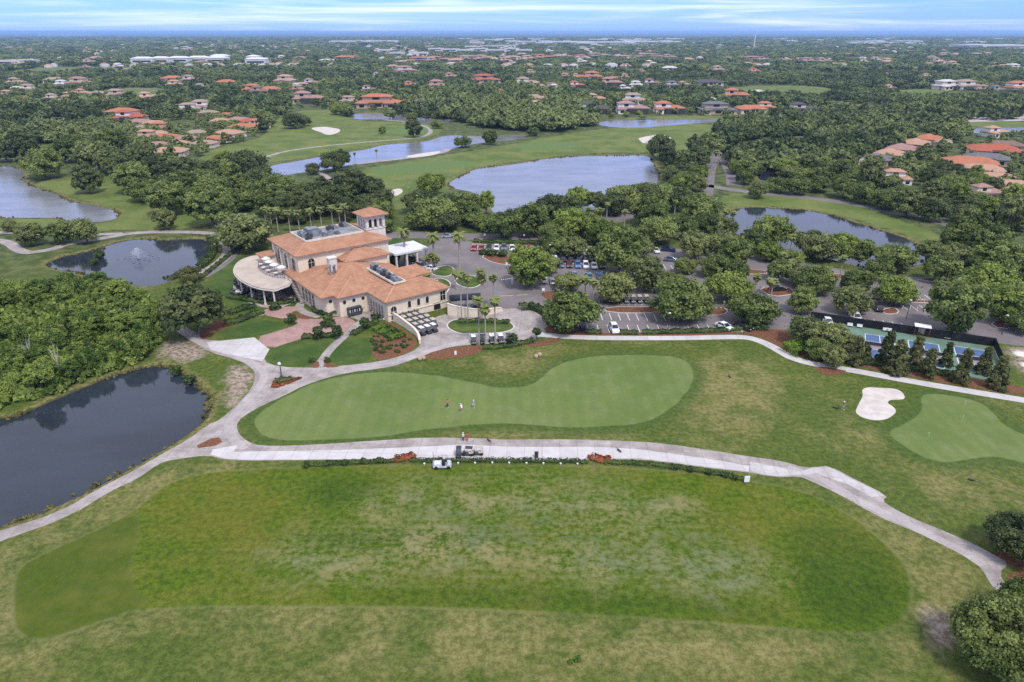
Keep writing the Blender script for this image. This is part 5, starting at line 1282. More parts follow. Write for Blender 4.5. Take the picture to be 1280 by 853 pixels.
def person(px, py, ang, pose, shirt, shorts, label, hat=None, long=False, club=True):
    e = empty('person', (*G(px, py), .01), ang, label, 'person', 'people on the course')
    J = body_rig(pose); link('body', skin_mesh('body', *mkbody(J), SKIN), e)
    def mid(a, b, f): return tuple(Vector(J[a]).lerp(Vector(J[b]), f))
    K = dict(J)
    for n in 'lr': K['slv' + n] = mid('sho' + n, 'elb' + n, .75); K['hem' + n] = mid('kne' + n, 'ank' + n, .95) if long else mid('hip' + n, 'kne' + n, .85)
    K['bel'] = mid('pel', 'wai', .2)
    link('shirt', skin_mesh('shirt', *sub_rig(K, ['wai', 'che', 'neb', 'bel', 'shol', 'slvl', 'shor', 'slvr'], [('wai', 'che'), ('che', 'neb'), ('wai', 'bel'), ('neb', 'shol'), ('shol', 'slvl'), ('neb', 'shor'), ('shor', 'slvr')], [(.155, .12), (.178, .135), .098, (.17, .13), .075, .06, .075, .06]), cloth(shirt)), e)
    kn = [('pel', 'hipl'), ('pel', 'hipr')]; nm = ['pel', 'hipl', 'hipr', 'heml', 'hemr']; rd = [(.165, .125), .107, .107, .08 if not long else .058, .08 if not long else .058]
    if long: nm += ['knel', 'kner']; rd += [.078, .078]; kn += [('hipl', 'knel'), ('knel', 'heml'), ('hipr', 'kner'), ('kner', 'hemr')]
    else: kn += [('hipl', 'heml'), ('hipr', 'hemr')]
    link('trousers' if long else 'shorts', skin_mesh('shorts', *sub_rig(K, nm, kn, rd), cloth(shorts)), e)
    hx, hy, hz = J['hea']
    m = MB(); m.lathe([(.102, -.02), (.112, .04), (.098, .10), (.05, .135), (0, .142)], (hx, hy + .012, hz), 12)
    if hat: m.box((hx, hy - .13, hz + .035), (.15, .12, .015)); m.build('cap', cloth(hat), e, True)
    else: m.build('hair', cloth((.05, .03, .02)), e, True)
    f = MB(); f.lathe([(0, -.02), (.017, 0), (0, .03)], (hx, hy - .098, hz - .02), 6)
    for s in (-.035, .035): f.box((hx + s, hy - .088, hz + .015), (.022, .012, .010))
    f.box((hx, hy - .085, hz - .062), (.05, .012, .010)); f.build('face', cloth((.16, .08, .06)), e)
    for n in 'lr':
        t_ = J['toe' + n]; q = MB(); q.lathe([(0, 0), (.05, 0), (.05, .05), (.03, .09), (0, .09)], n=10); q.v = [(x * 1.0 + t_[0], y * 2.4 + t_[1] + .07, z - .005) for x, y, z in q.v]; q.build('shoe', cloth((.7, .7, .7)), e)
    if club:
        h = Vector(J['hanr']); c = empty('golf_club', (0, 0, 0), 0, 'golf club held by ' + ' '.join(label.split(',')[0].split()[:9]), 'golf club', 'clubs held by players')
        w = Matrix.Rotation(ang, 4, 'Z'); gx_, gy_ = G(px, py)
        tip = h + Vector((-.05, -.35, -h.z + .02)); m = MB(); m.tube([h + Vector((0, 0, .12)), h, tip], [.016, .012, .007], 6)
        c.location = (gx_, gy_, .01); c.rotation_euler = (0, 0, ang); m.build('shaft', METAL, c); MB().box(tuple(tip + Vector((.02, -.02, 0))), (.11, .04, .04)).build('head', METALD, c)
    return e
STAND = {'arml': ((.25, .0, 1.15), (.26, -.10, .92), (.25, -.14, .84)), 'armr': ((.25, .0, 1.15), (.22, -.16, .95), (.19, -.22, .88))}
PUTT = {'bend': .45, 'spread': .06, 'arml': ((.17, -.06, 1.02), (.04, -.18, .86), (.015, -.20, .78)), 'armr': ((.17, -.06, 1.02), (.04, -.18, .80), (.015, -.20, .72))}
WALK = {'stride': .22, 'arml': ((.24, .12, 1.15), (.25, .06, .92), (.25, .02, .84)), 'armr': ((.24, -.08, 1.14), (.24, -.22, .98), (.22, -.30, .92))}
person(559.5, 510, R(20), STAND, (.45, .16, .15), (.03, .03, .04), 'person in dull red top and black trousers on the putting green, leftmost of three', None, True)
person(577.3, 515.5, R(-150), PUTT, (.68, .66, .62), (.45, .20, .10), 'person bending over a putt in white top and rust shorts', (.7, .7, .7))
person(592, 510.5, R(160), STAND, (.30, .34, .40), (.62, .60, .57), 'person in grey top and pale shorts at the right of the putting group', (.7, .7, .7))
person(1053, 512, R(60), WALK, (.04, .05, .09), (.45, .46, .48), 'person in navy top walking across the grass near the sand bunker', (.75, .75, .75))
person(579, 552, R(150), STAND, (.66, .63, .60), (.05, .05, .06), 'person in white top standing by the path beside the red-clad person', (.7, .7, .7), True, False)
person(584.5, 552, R(190), WALK, (.50, .06, .04), (.42, .07, .05), 'person dressed in red walking on the path above the tees', None, True, False)

# ------------------------------------------------------------------ golf and site furniture
for i, a in enumerate((531, 551.5, 573, 594, 615.5, 636.5, 658, 679, 700.5, 721.5)):
    x, y = G(a, 577.5 + .015 * abs(a - 620))
    e = empty('tee_divider', (x, y, .02), 0, f'dark tee stand with a white basket, {ordinal(i)} along the tee line', 'tee stand', 'tee stands along the tee line')
    m = MB()
    for s in (-.22, .22): m.tube([(s, .25, 0), (s * .7, .1, 1.0)], .03, 5); m.tube([(s, -.3, 0), (s * .7, .1, 1.0)], .03, 5)
    m.tube([(-.2, .1, 1.0), (.2, .1, 1.0)], .035, 5); m.build('frame', METALD, e)
    MB().lathe([(0, .02), (.13, .02), (.18, .30), (.15, .30), (.0, .22)], (0, -.55, 0), 12).build('ball_basket', FABW, e)
def golf_bag(px, py, label):
    e = empty('golf_bag', (*G(px, py), .02), random.uniform(0, 6), label, 'golf bag', 'golf bags')
    m = MB(); m.tube([(-.45, 0, .16), (-.4, 0, .16), (.35, 0, .24), (.45, 0, .26)], [.12, .15, .15, .13], 10); m.tube([(0, .1, .2), (.15, .28, 0)], .015, 4); m.build('bag', METALD, e)
    m = MB()
    for k in range(4): m.tube([(.4, -.06 + .04 * k, .25), (.72 + .05 * k, -.08 + .05 * k, .3)], .012, 4); m.box((.74 + .05 * k, -.08 + .05 * k, .3), (.08, .05, .06))
    m.build('clubs', METAL, e)
golf_bag(912, 472, 'golf bag lying on the dry grass right of the big putting green'); golf_bag(1044, 510.5, 'golf bag lying behind the walking person near the bunker'); golf_bag(774, 564.5, 'dark golf bag on the pavement near the right red planting'); golf_bag(611, 551.5, 'dark golf bag lying on the path above the tees'); golf_bag(1214, 601, 'golf bag on the rough below the right-hand green')
e = empty('ball_machine', (*G(670.5, 572), .03), 0, 'small dark box standing on the tee pavement', 'box'); MB().box((0, 0, .45), (.6, .55, .9)).build('cabinet', METALD, e); MB().box((0, 0, .94), (.66, .6, .07)).build('lid', BLACK, e)
e = empty('sign_board', (*G(933, 604), 0), R(5), 'white board on short posts at the right end of the tee hedge', 'sign board'); MB().box((0, 0, .75), (.85, .1, 1.1)).build('panel', WHITE, e)
for s in (-.35, .35): MB().tube([(s, 0, 0), (s, 0, .3)], .04, 5).build('post', METALD, e)
for i, (a, b) in enumerate(((1206, 507), (1203, 525.5), (1160.5, 547))):
    e = empty('flagstick', (*G(a, b), .01), random.uniform(0, 6), f'small white flagstick on the right-hand green, {["farthest","middle","nearest"][i]} of three', 'flagstick', 'flagsticks on the right green')
    MB().tube([(0, 0, 0), (0, 0, 1.0)], .018, 6).build('pole', WHITE, e); MB().add([(0, 0, 1.0), (.32, .02, .94), (.30, .03, .72), (0, 0, .74), (0, .012, 1.0), (.32, .032, .94), (.30, .042, .72), (0, .012, .74)], [(0, 1, 2, 3), (7, 6, 5, 4), (0, 4, 5, 1), (1, 5, 6, 2), (2, 6, 7, 3)]).build('flag', WHITE, e)
STONEM = plain('tan_stone', (.42, .30, .20), .9)
for i, (a, b, l) in enumerate(((670, 448, 'left stone ball of the pair on the lawn above the putting green'), (674.5, 446, 'right stone ball of the pair on the lawn above the putting green'), (525, 451, 'left stone ball at the tip of the mulch bed'), (529.5, 450, 'right stone ball at the tip of the mulch bed'))):
    o = MB().lathe([(0, 0), (.25, .0), (.3, .08), (.42, .25), (.5, .5), (.42, .78), (.25, .95), (0, 1.0)], n=16).build('stone_ball', STONEM, None, True); o.location = (*G(a, b), 0); tag(o, l, 'stone ball', 'stone balls on the lawn')
e = empty('marker_post', (*G(569.5, 444), .03), 0, 'small white marker on the mulch bed below the cart loop', 'marker'); MB().box((0, 0, .5), (.5, .12, .9)).build('panel', WHITE, e); MB().tube([(0, 0, 0), (0, 0, .2)], .05, 5).build('post', METALD, e)
e = empty('clock_post', (*G(352, 471), 0), 0, 'dark post clock with pale face in the triangular bed', 'clock'); MB().lathe([(.35, 0), (.3, .2), (.12, .4), (.09, 2.6), (.14, 2.7)], n=10).build('post', METALD, e); m = MB(); m.lathe([(0, -.14), (.42, -.14), (.42, .14), (0, .14)], n=20); m.v = [(x, z, y + 3.1) for x, y, z in m.v]; m.build('case', METALD, e); m = MB(); m.lathe([(0, -.15), (.36, -.15), (.36, .15), (0, .15)], n=20); m.v = [(x, z, y + 3.1) for x, y, z in m.v]; m.build('dial', WHITE, e)
e = empty('statue', (*G(410.5, 405), 0), 0, 'small dark statue in the middle of the paved circle', 'statue'); MB().lathe([(.5, 0), (.5, .5), (.38, .55), (.36, .9), (0, .9)], n=12).build('plinth', STONEM, e); link('figure', skin_mesh('figure', *mkbody(body_rig(STAND)), METALD), e, (0, 0, .9))
# fountain
fx, fy = G(173, 323)
e = empty('fountain', (fx, fy, -.42), 0, 'floating fountain throwing a white spray in the middle of the pond', 'fountain')
MB().lathe([(0, .12), (.5, .12), (.62, .02), (.62, -.1), (0, -.1)], n=16).build('float', METALD, e)
r = np.random.default_rng(3); n = 900; w = r.uniform(0, 6.28, n); tt = r.random(n); sp = r.choice([.35, .8, 1.25], n) * r.uniform(.9, 1.1, n)
Cs = np.stack([np.cos(w) * sp * tt * 2.4, np.sin(w) * sp * tt * 2.4, .2 + (4 * tt * (1 - tt)) * (4.4 - sp * 1.5) * .9], 1)
V, F = quads(Cs, r.normal(size=(n, 3)), .13, r)
t = NT('water_spray'); g1 = t.n('ShaderNodeBsdfTranslucent'); t.inp(g1, 'Color', (.85, .88, .9)); g2 = t.n('ShaderNodeBsdfDiffuse'); t.inp(g2, 'Color', (.85, .87, .9)); g3 = t.n('ShaderNodeBsdfTransparent')
a_ = t.n('ShaderNodeMixShader'); t.inp(a_, 0, .5); t.t.links.new(g1.outputs[0], a_.inputs[1]); t.t.links.new(g2.outputs[0], a_.inputs[2]); b_ = t.n('ShaderNodeMixShader'); t.inp(b_, 0, .5); t.t.links.new(g3.outputs[0], b_.inputs[1]); t.t.links.new(a_.outputs[0], b_.inputs[2]); o_ = t.n('ShaderNodeOutputMaterial'); t.t.links.new(b_.outputs[0], o_.inputs[0])
link('spray', npmesh('spray', V, F, t.m), e)
m = MB(); rr = random.Random(2)
for k in range(46):
    w = rr.uniform(0, 6.28); d = rr.uniform(1.2, 4.6); cx_, cy_ = d * math.cos(w) * 1.5, d * math.sin(w); q = rr.uniform(.15, .4)
    m.lathe([(q, .015), (q * .6, .05), (0, .03)], (cx_, cy_, 0), 7)
m.build('ripple', WAT, e)

# street lamps and lot furniture -----------------------------------
lm = MB().tube([(0, 0, 0), (0, 0, .6), (0, 0, 4.6)], [.14, .08, .06], 8).mesh('pole', METALD); lh = MB(); lh.lathe([(.0, 4.95), (.28, 4.9), (.30, 4.75), (.12, 4.6), (0, 4.6)], n=12); lh = lh.mesh('lantern', WHITES)
for i, (a, b, l) in enumerate(((835, 415, 'lamp post on the hedge line in front of the car park'), (1133, 398, 'lamp post behind the court fence'), (1252, 418, 'lamp post at the right end of the courts'), (655, 312, 'lamp post behind the row of parked cars'), (547, 372, 'lamp post on the lawn by the entrance drive'), (1075, 392, 'lamp post by the white SUV behind the courts'), (687, 325, 'lamp post at the left end of the double row of cars'))):
    e = empty('street_lamp', (*G(a, b), 0), 0, l, 'street lamp', 'street lamps'); link('pole', lm, e); link('lantern', lh, e)
bm = MB().lathe([(.09, 0), (.09, .9), (.05, .98), (0, .98)], n=8).mesh('bollard', WHITE)
for k in range(14):
    o = link('bollard', bm, None, (*G(1128 + (k % 7) * 9, 376 + (k // 7) * 11 + (k % 7) * .6), .02)); tag(o, 'short pale bollard in the coned-off right bays', 'bollard', 'bollards in the right bays')
for i, (a, b, l) in enumerate(((633.5, 336, 'white sign post at the corner of the kerbed mulch island'), (655, 361, 'white sign post by the stop line under the bright oak'), (679, 369, 'low pale sign on the rounded mulch island'), (606, 299, 'small white sign behind the hedge strip'))):
    e = empty('road_sign', (*G(a, b), 0), R(10), l, 'sign', 'white signs in the car park'); MB().tube([(0, 0, 0), (0, 0, 1.5)], .04, 6).build('post', METALD, e); MB().box((0, -.06, 1.6), (.7, .05, .75)).build('panel', WHITE, e)

# ------------------------------------------------------------------ sport courts
PHI = math.atan2(138.9 - 147.4, 104.6 - 86.1); C1 = np.array((math.cos(PHI), math.sin(PHI))); C2 = np.array((math.sin(PHI), -math.cos(PHI)))
def courtrect(o, u0, u1, v0, v1): return [tuple(o + C1 * a + C2 * b) for a, b in ((u0, v0), (u1, v0), (u1, v1), (u0, v1))]
GREENC = plain('green_court_paint', (.125, .195, .142), .85, .2, .12, .3, obj=False); BLUEC = plain('blue_court_paint', (.075, .125, .235), .85, .2, .1, .4, obj=False); KITC = plain('mauve_court_paint', (.25, .20, .235), .85, .2, .1, .4, obj=False)
nw = np.array(G(1018, 400.5)); ne = np.array(G(1241, 432.5)); LL = float((ne - nw) @ C1)
sheet('court_surface', courtrect(nw, -1, LL, 0, 19.5), .034, GREENC, px=False)
for i, (a, b) in enumerate(((1081.5, 417.4), (1135, 425.5), (1191.6, 432.7))):
    o = np.array(G(a, b)); W, LN = 6.1, 13.4
    sheet('court_paint', courtrect(o, 0, W, 0, LN), .038, BLUEC, px=False); sheet('court_paint', courtrect(o, 0, W, 4.57, 8.83), .042, KITC, px=False)
    mb = MB()
    for u0, u1, v0, v1 in ((-.06, .06, 0, LN), (W - .06, W + .06, 0, LN), (0, W, -.06, .06), (0, W, LN - .06, LN + .06), (0, W, 4.51, 4.63), (0, W, 8.77, 8.89), (W / 2 - .06, W / 2 + .06, 0, 4.5), (W / 2 - .06, W / 2 + .06, 8.9, LN)):
        mb.add([(x, y, .046 + .001 * (u1 - u0 > 1)) for x, y in courtrect(o, u0, u1, v0, v1)], [(3, 2, 1, 0)])
    mb.build('court_lines', WHITE)['kind'] = 'structure'
    c = o + C2 * LN / 2
    e = empty('court_net', (c[0], c[1], .04), PHI, f'low net across the {["left","middle","right"][i]} of the three blue courts', 'net', 'nets on the blue courts')
    m = MB(); m.add([(-.2, 0, .05), (W + .2, 0, .05), (W + .2, 0, .86), (-.2, 0, .86), (-.2, .02, .05), (W + .2, .02, .05), (W + .2, .02, .86), (-.2, .02, .86)], [(0, 1, 2, 3), (7, 6, 5, 4)]); m.build('netting', METALD, e); m = MB(); m.box((W / 2, .01, .89), (W + .4, .05, .06)); m.build('tape', WHITE, e)
    for s in (-.2, W + .2): MB().tube([(s, .01, 0), (s, .01, .95)], .04, 6).build('post', METALD, e)
SCREEN = plain('black_windscreen', (.022, .022, .024), .9, .1, .3, .5)
def fence(a, b, h, label):
    a = np.array(a); b = np.array(b); L = float(np.linalg.norm(b - a)); an = math.atan2(*(b - a)[::-1])
    e = empty('court_fence', (a[0], a[1], 0), an, label, 'fence', 'court fences')
    MB().box((L / 2, 0, h / 2 + .1), (L, .03, h - .15)).build('windscreen', SCREEN, e); n = max(2, int(L / 3) + 1)
    for k in range(n): MB().tube([(L * k / (n - 1), .06, 0), (L * k / (n - 1), .06, h + .1)], .04, 6).build('post', METALD, e)
    MB().tube([(0, .06, h + .06), (L, .06, h + .06)], .03, 6).build('top_rail', METALD, e)
A_ = nw - C1 * 1; B_ = nw + C1 * LL
fence(A_, A_ + C1 * (LL * .62), 2.1, 'long black screened fence along the far side of the courts, left section'); fence(A_ + C1 * (LL * .66), B_, 2.1, 'black screened fence along the far side of the courts, right section'); fence(B_, B_ + C2 * 17, 2.1, 'black screened fence closing the right end of the courts')
gm_ = A_ + C1 * (LL * .64)
e = empty('court_shelter', (gm_[0], gm_[1], 0), PHI, 'small white-roofed shelter at the gap in the court fence', 'shelter'); MB().box((0, 0, 2.6), (3.4, 2.2, .14)).build('roof', WHITE, e)
for a in (-1.5, 1.5):
    for b in (-.9, .9): MB().tube([(a, b, 0), (a, b, 2.55)], .07, 6).build('post', plain('red_post', (.22, .05, .04), .7) if 'red_post' not in bpy.data.materials else bpy.data.materials['red_post'], e)
for i, (a, b) in enumerate(((1036, 405), (1062, 408), (1074, 409.5), (1106.5, 414), (1110.5, 414.5), (1178, 423), (1183.5, 424), (1224, 429))):
    e = empty('court_bench', (*G(a, b + 1), .04), PHI, f'pale bench against the court fence, {ordinal(i)}', 'bench', 'benches by the court fence'); MB().box((0, 0, .45), (1.2, .4, .06)).build('seat', WHITE, e); MB().box((0, .2, .75), (1.2, .05, .4)).build('backrest', WHITE, e)
    for s in (-.5, .5): MB().box((s, 0, .21), (.06, .36, .42)).build('leg', METALD, e)
# ------------------------------------------------------------------ houses
RC = {'orange': (.42, .165, .085), 'red': (.38, .11, .062), 'peach': (.44, .26, .175), 'tan': (.34, .25, .185), 'brown': (.22, .14, .10), 'pink': (.34, .20, .165), 'grey': (.15, .147, .15), 'white': (.52, .50, .475), 'dark': (.085, .08, .08)}
RM = {k: tiles('roof_' + k, tuple(x * .85 for x in c), c, tuple(x * .7 for x in c)) for k, c in RC.items()}
WM = [plain('house_wall_cream', (.62, .53, .40), .9), plain('house_wall_white', (.70, .68, .63), .9), plain('house_wall_tan', (.48, .38, .28), .9)]
CAGE = plain('dark_screen_cage', (.05, .042, .038), .8)
def house_kit(t_):
    """meshes for a house 20 m wide facing -y"""
    w, r, c = MB(), MB(), MB(); win = []
    if t_ == 0:
        w.box((0, 2, 1.6), (19, 10, 3.2)); w.box((-5.5, -4.5, 1.55), (7, 6, 3.1)); w.box((6, -3.6, 1.55), (5, 4, 3.1))
        hip(r, -9.5, 9.5, -3, 7, 3.3, .36, .7); hip(r, -9, -2, -7.5, 3, 3.25, .36, .6); hip(r, 3.5, 8.5, -5.6, 3, 3.2, .4, .6)
        win = [(-5.5, -7.5, 3.2), (0.5, -3, 2.4), (6, -5.6, 1.8)]; hz = 0
    elif t_ == 1:
        w.box((0, 1, 1.7), (19, 9, 3.4)); w.box((-1, 1.5, 4.2), (13, 7, 5.0)); w.box((6.5, -4.2, 1.6), (6, 5, 3.2)); w.box((-7, -4, 1.6), (5, 5, 3.2))
        hip(r, -9.5, 9.5, -3.5, 5.5, 3.5, .36, .7); hip(r, -7.5, 5.5, -2, 5, 6.8, .36, .7); hip(r, 3.5, 9.5, -6.7, 2, 3.3, .38, .6); hip(r, -9.5, -4.5, -6.5, 2, 3.25, .38, .6)
        win = [(-1, -2, 3.4, 4.9), (6.5, -6.7, 2.6), (-7, -6.5, 2.2), (0, -3.5, 3.4)]
    else:
        w.box((0, 2, 1.7), (20, 9, 3.4)); w.box((-4.5, 2, 4.1), (10, 7, 4.8)); w.box((-7.5, -3.5, 1.6), (5, 6, 3.2))
        hip(r, -10, 10, -2.5, 6.5, 3.5, .34, .7); hip(r, -9.5, .5, -1.5, 5.5, 6.6, .36, .6); hip(r, -10, -5, -6.5, 3, 3.3, .38, .6)
        c.box((2.5, -5.2, 1.75), (13, 5.2, 3.5)); win = [(-7.5, -6.5, 2.4), (-4.5, -1.5, 2.8, 4.5), (8.5, -2.5, 1.6)]
    g = []
    for q in win:
        x, y, ww = q[:3]; z0 = .7 if len(q) < 4 else q[3]
        m = MB(); m.box((x, y - .0, z0 + .85), (ww, .12, 1.7)); g.append(m.mesh('window', GLASS))
    d = MB(); d.box((3.0, -2.55 if t_ == 2 else -3.02 if t_ == 0 else -3.52, 1.1), (1.2, .14, 2.2))
    return w.mesh('wall', WM[0]), r.mesh('roof', RM['tan']), (c.mesh('pool_cage', CAGE) if c.v else None), g, d.mesh('door', WOOD)
KIT = [house_kit(k) for k in range(3)]
HOUSES = []
hn = [0]
def house(px, py, w, col, label, group, t_=None, ang=None):
    x, y = G(px, py, 3.0); wm = max(13, (1.35 if 'right-edge' in group else 1.15) * w / PPM(py, 3)); s = wm / 20
    t_ = hn[0] % 3 if t_ is None else t_; hn[0] += 1
    e = empty('house', (x, y, 0), R(ang if ang is not None else random.uniform(-22, 22)), label, 'house', group, (s, s, max(.8, min(1.25, s)) * (1.0 if y < 650 else 1.15)))
    W, Rf, C, Gs, D = KIT[t_]
    setmat(link('wall', W, e), WM[int(rng.integers(3))]); setmat(link('roof', Rf, e), RM[col])
    if C: link('pool_cage', C, e)
    for g in Gs: link('window', g, e)
    link('door', D, e)
    HOUSES.append((x, y, wm * .55))
def estate(phrase, group, items):
    items = sorted(items)
    for i, it in enumerate(items):
        px, py, w, c = it[:4]
        cn = {'tan': 'tan', 'peach': 'peach', 'pink': 'pinkish', 'dark': 'dark grey'}.get(c, c)
        house(px, py, w, c, f'house with {cn} roof, {ordinal(i)} {phrase}', group, it[4] if len(it) > 4 else None, it[5] if len(it) > 5 else None)
estate('in the bright-roofed estate left of the fairway', 'houses of the left estate', [(153,140,30,'orange',0),(163,147,30,'red',2),(174,152,26,'pink',0),(184,169,24,'peach',1),(199,159,22,'orange',1),(196,166,22,'peach',0),(185,191,24,'brown',0),(211,189,36,'peach',0),(236,136,24,'tan',1),(252,134,24,'tan',1),(283,143,20,'orange',0),(298,149,24,'pink',0),(314,152,28,'red',0),(304,158,28,'orange',0),(286,166,30,'peach',0),(270,172,26,'orange',0),(166,143,24,'brown',0),(178,159,22,'tan',0),(192,153,22,'peach',0),(208,170,24,'orange',0),(196,180,22,'pink',0),(222,178,24,'peach',0),(260,140,20,'tan',0),(275,150,20,'peach',0),(245,165,20,'tan',0),(232,172,22,'pink',0),(255,178,26,'tan',0),(322,155,22,'orange',2)])
estate('in the tree-lined rows at far left', 'houses in the far left rows', [(66,123,18,'tan'),(86,125,18,'tan'),(68,101,20,'tan'),(77,105,14,'white'),(99,105,24,'pink'),(90,116,14,'peach'),(103,116,14,'peach'),(122,117,18,'tan'),(146,119,20,'tan'),(187,122,20,'peach'),(20,104,18,'tan'),(35,112,18,'tan'),(8,118,16,'peach'),(30,122,14,'brown')])
estate('in the row beyond the left fairway', 'houses beyond the left fairway', [(215,99,20,'orange'),(218,106,16,'peach'),(238,101,18,'pink'),(283,104,20,'orange'),(316,113,20,'orange'),(325,115,20,'brown'),(338,113,22,'orange'),(357,102,22,'peach'),(374,112,16,'pink'),(389,104,16,'pink'),(377,105,14,'tan'),(386,125,30,'pink',2),(436,126,18,'tan'),(462,112,16,'brown'),(474,130,46,'orange',1,0),(527,126,16,'grey'),(514,106,14,'orange'),(546,108,20,'pink'),(507,89,24,'pink'),(434,72,28,'orange')])
estate('in the middle rows beyond the island wood', 'houses beyond the island wood', [(592,113,9,'white'),(607,101,30,'red'),(621,107,14,'orange'),(624,117,14,'orange'),(607,121,14,'pink'),(565,96,14,'pink'),(659,105,24,'tan'),(673,108,16,'tan'),(691,109,16,'brown'),(722,107,16,'red'),(765,105,22,'pink'),(795,106,14,'white'),(816,105,18,'brown'),(840,107,16,'grey'),(856,106,14,'tan'),(887,104,30,'dark'),(727,97,16,'orange'),(741,97,22,'orange'),(767,98,14,'orange'),(897,88,14,'tan'),(944,90,14,'red'),(837,86,16,'white'),(667,121,18,'tan'),(678,123,18,'tan'),(670,132,16,'peach')])
estate('along the canal beyond the big lake', 'houses along the canal', [(731,132,18,'brown'),(745,124,20,'peach'),(744,137,30,'dark',2,0),(792,126,24,'tan',1),(791,137,34,'pink',2,0),(837,137,32,'orange',2,0),(886,124,16,'white'),(921,121,26,'orange'),(896,138,38,'grey',1,0),(939,137,32,'orange',0,0),(957,134,20,'orange',1,0),(1005,137,28,'dark',2,0)])
estate('in the row behind the dark trees at right', 'houses of the right-hand row', [(1080,203,34,'tan',0,50),(1098,197,36,'grey',0,50),(1113,191,36,'peach',0,50),(1128,185,36,'pink',0,50),(1146,179,36,'peach',0,50),(1162,173,34,'orange',0,50),(1180,176,16,'tan',0,52)])
estate('in the red-roofed group at the right edge', 'houses of the right-edge estate', [(1242,189,42,'red',0,-25),(1234,198,36,'grey',0,-25),(1213,205,44,'orange',0,-25),(1226,212,38,'peach',0,-25),(1246,220,32,'peach',0,-25),(1266,229,32,'peach',0,-25),(1257,181,30,'brown',0,-25),(1247,165,24,'peach'),(1120,221,16,'peach'),(1272,238,24,'tan',0,-25),(1236,240,18,'pink')])
estate('beyond the pale far bunker at right', 'houses beyond the far right bunker', [(1184,109,28,'white',1),(1208,109,28,'tan',1),(1229,112,16,'pink'),(1248,113,18,'grey'),(1272,111,28,'orange',1),(1181,81,22,'peach'),(1190,82,14,'peach'),(1161,83,12,'tan'),(1110,78,14,'peach'),(1010,77,18,'pink'),(1031,77,16,'tan'),(984,76,16,'pink'),(1209,84,12,'tan'),(1255,84,20,'peach'),(1268,86,16,'white')])
estate('in the distant terracotta band below the white town', 'houses of the distant band', [(940,75,22,'pink'),(955,75,18,'brown'),(812,71,30,'pink'),(777,71,24,'pink'),(750,70,28,'tan'),(701,71,24,'pink'),(680,72,20,'orange'),(727,73,18,'orange'),(585,74,30,'pink'),(606,73,20,'peach'),(640,72,20,'tan'),(527,76,32,'orange'),(552,75,26,'pink'),(570,76,18,'peach'),(505,78,18,'tan'),(660,74,16,'peach'),(838,72,14,'tan'),(860,75,14,'peach')])
# far scatter of small roofs
r_ = random.Random(11)
for k in range(105):
    yb = r_.choice([56, 58, 60, 62, 64, 66, 69, 74, 77, 80, 84, 90, 95, 110]); px_ = r_.uniform(0, 1280)
    house(px_, yb + r_.uniform(-1.5, 1.5), r_.uniform(7, 13), r_.choice(['tan', 'peach', 'white', 'tan', 'pink', 'white']), 'tiny pale house scattered far off among the trees', 'distant scattered houses')
# commercial buildings ----------------------------------------------
CWALL = plain('pale_cladding', (.56, .55, .53), .8); CROOF = plain('pale_roof', (.56, .55, .55), .85)
def shed(px, py, w, h, d, label, group, pitched=False, mat=None):
    h *= 1.25
    x, y = G(px, py); wm = w / PPM(py)
    e = empty('commercial_building', (x, y, 0), R(r_.uniform(-8, 8)), label, 'building', group)
    MB().box((0, 0, h / 2), (wm, d, h)).build('wall', mat or CWALL, e); m = MB()
    if pitched: hip(m, -wm / 2, wm / 2, -d / 2, d / 2, h + .1, .3, .8)
    else: m.box((0, 0, h + .25), (wm + .6, d + .6, .5)); m.box((wm * .2, 0, h + 1.1), (wm * .12, d * .2, 1.2))
    m.build('roof', CROOF, e)
    MB().box((0, -d / 2, h * .5), (wm * .82, .3, h * .28)).build('window_band', GLASS, e)
    HOUSES.append((x, y, max(wm, d) * .62))
for i, (a, b, w) in enumerate(((180,80,26),(203,79.5,24),(226,79,26),(250,78.5,26),(273,79,26),(276,76,22),(322,81,26),(318,77,16))): shed(a, b, w, 9, 22, f'long pale apartment block with hip roof, {ordinal(i)} in the white left group', 'pale apartment blocks', True)
for i, (a, b, w) in enumerate(((12,81,34),(37,80,20))): shed(a, b, w, 7, 20, f'low {["warm peach","white"][i]} commercial building at the far left edge', 'left edge commercial buildings', False, WM[0] if i == 0 else None)
for i, (a, b, w) in enumerate(((484,66,22),(497,70,16),(524,70,24),(545,64,20),(563,65,22),(581,66,22),(600,64,20),(620,66,26),(640,64,18),(633,60,24),(655,66,20),(612,60,20),(590,61,18))): shed(a, b, w, 8, 30, f'white low town building, {ordinal(i)} in the bright town centre', 'white town buildings')
for k in range(64):
    px_ = r_.uniform(560, 860) if k % 3 else r_.uniform(960, 1280); shed(px_, r_.uniform(49.5, 57), r_.uniform(8, 24), 11, 60, 'tiny white building in the pale distant town near the horizon', 'distant town buildings')
for i, (a, b, w) in enumerate(((440,54.6,52),(478,54.2,40),(1245,61,60),(1210,60.3,30),(710,55.5,50),(760,55.8,60),(800,55.2,40),(70,44.5,40),(100,44.6,26))): shed(a, b, w, 12, 110, f'very long low white warehouse, {ordinal(i)} along the horizon', 'long white warehouses')
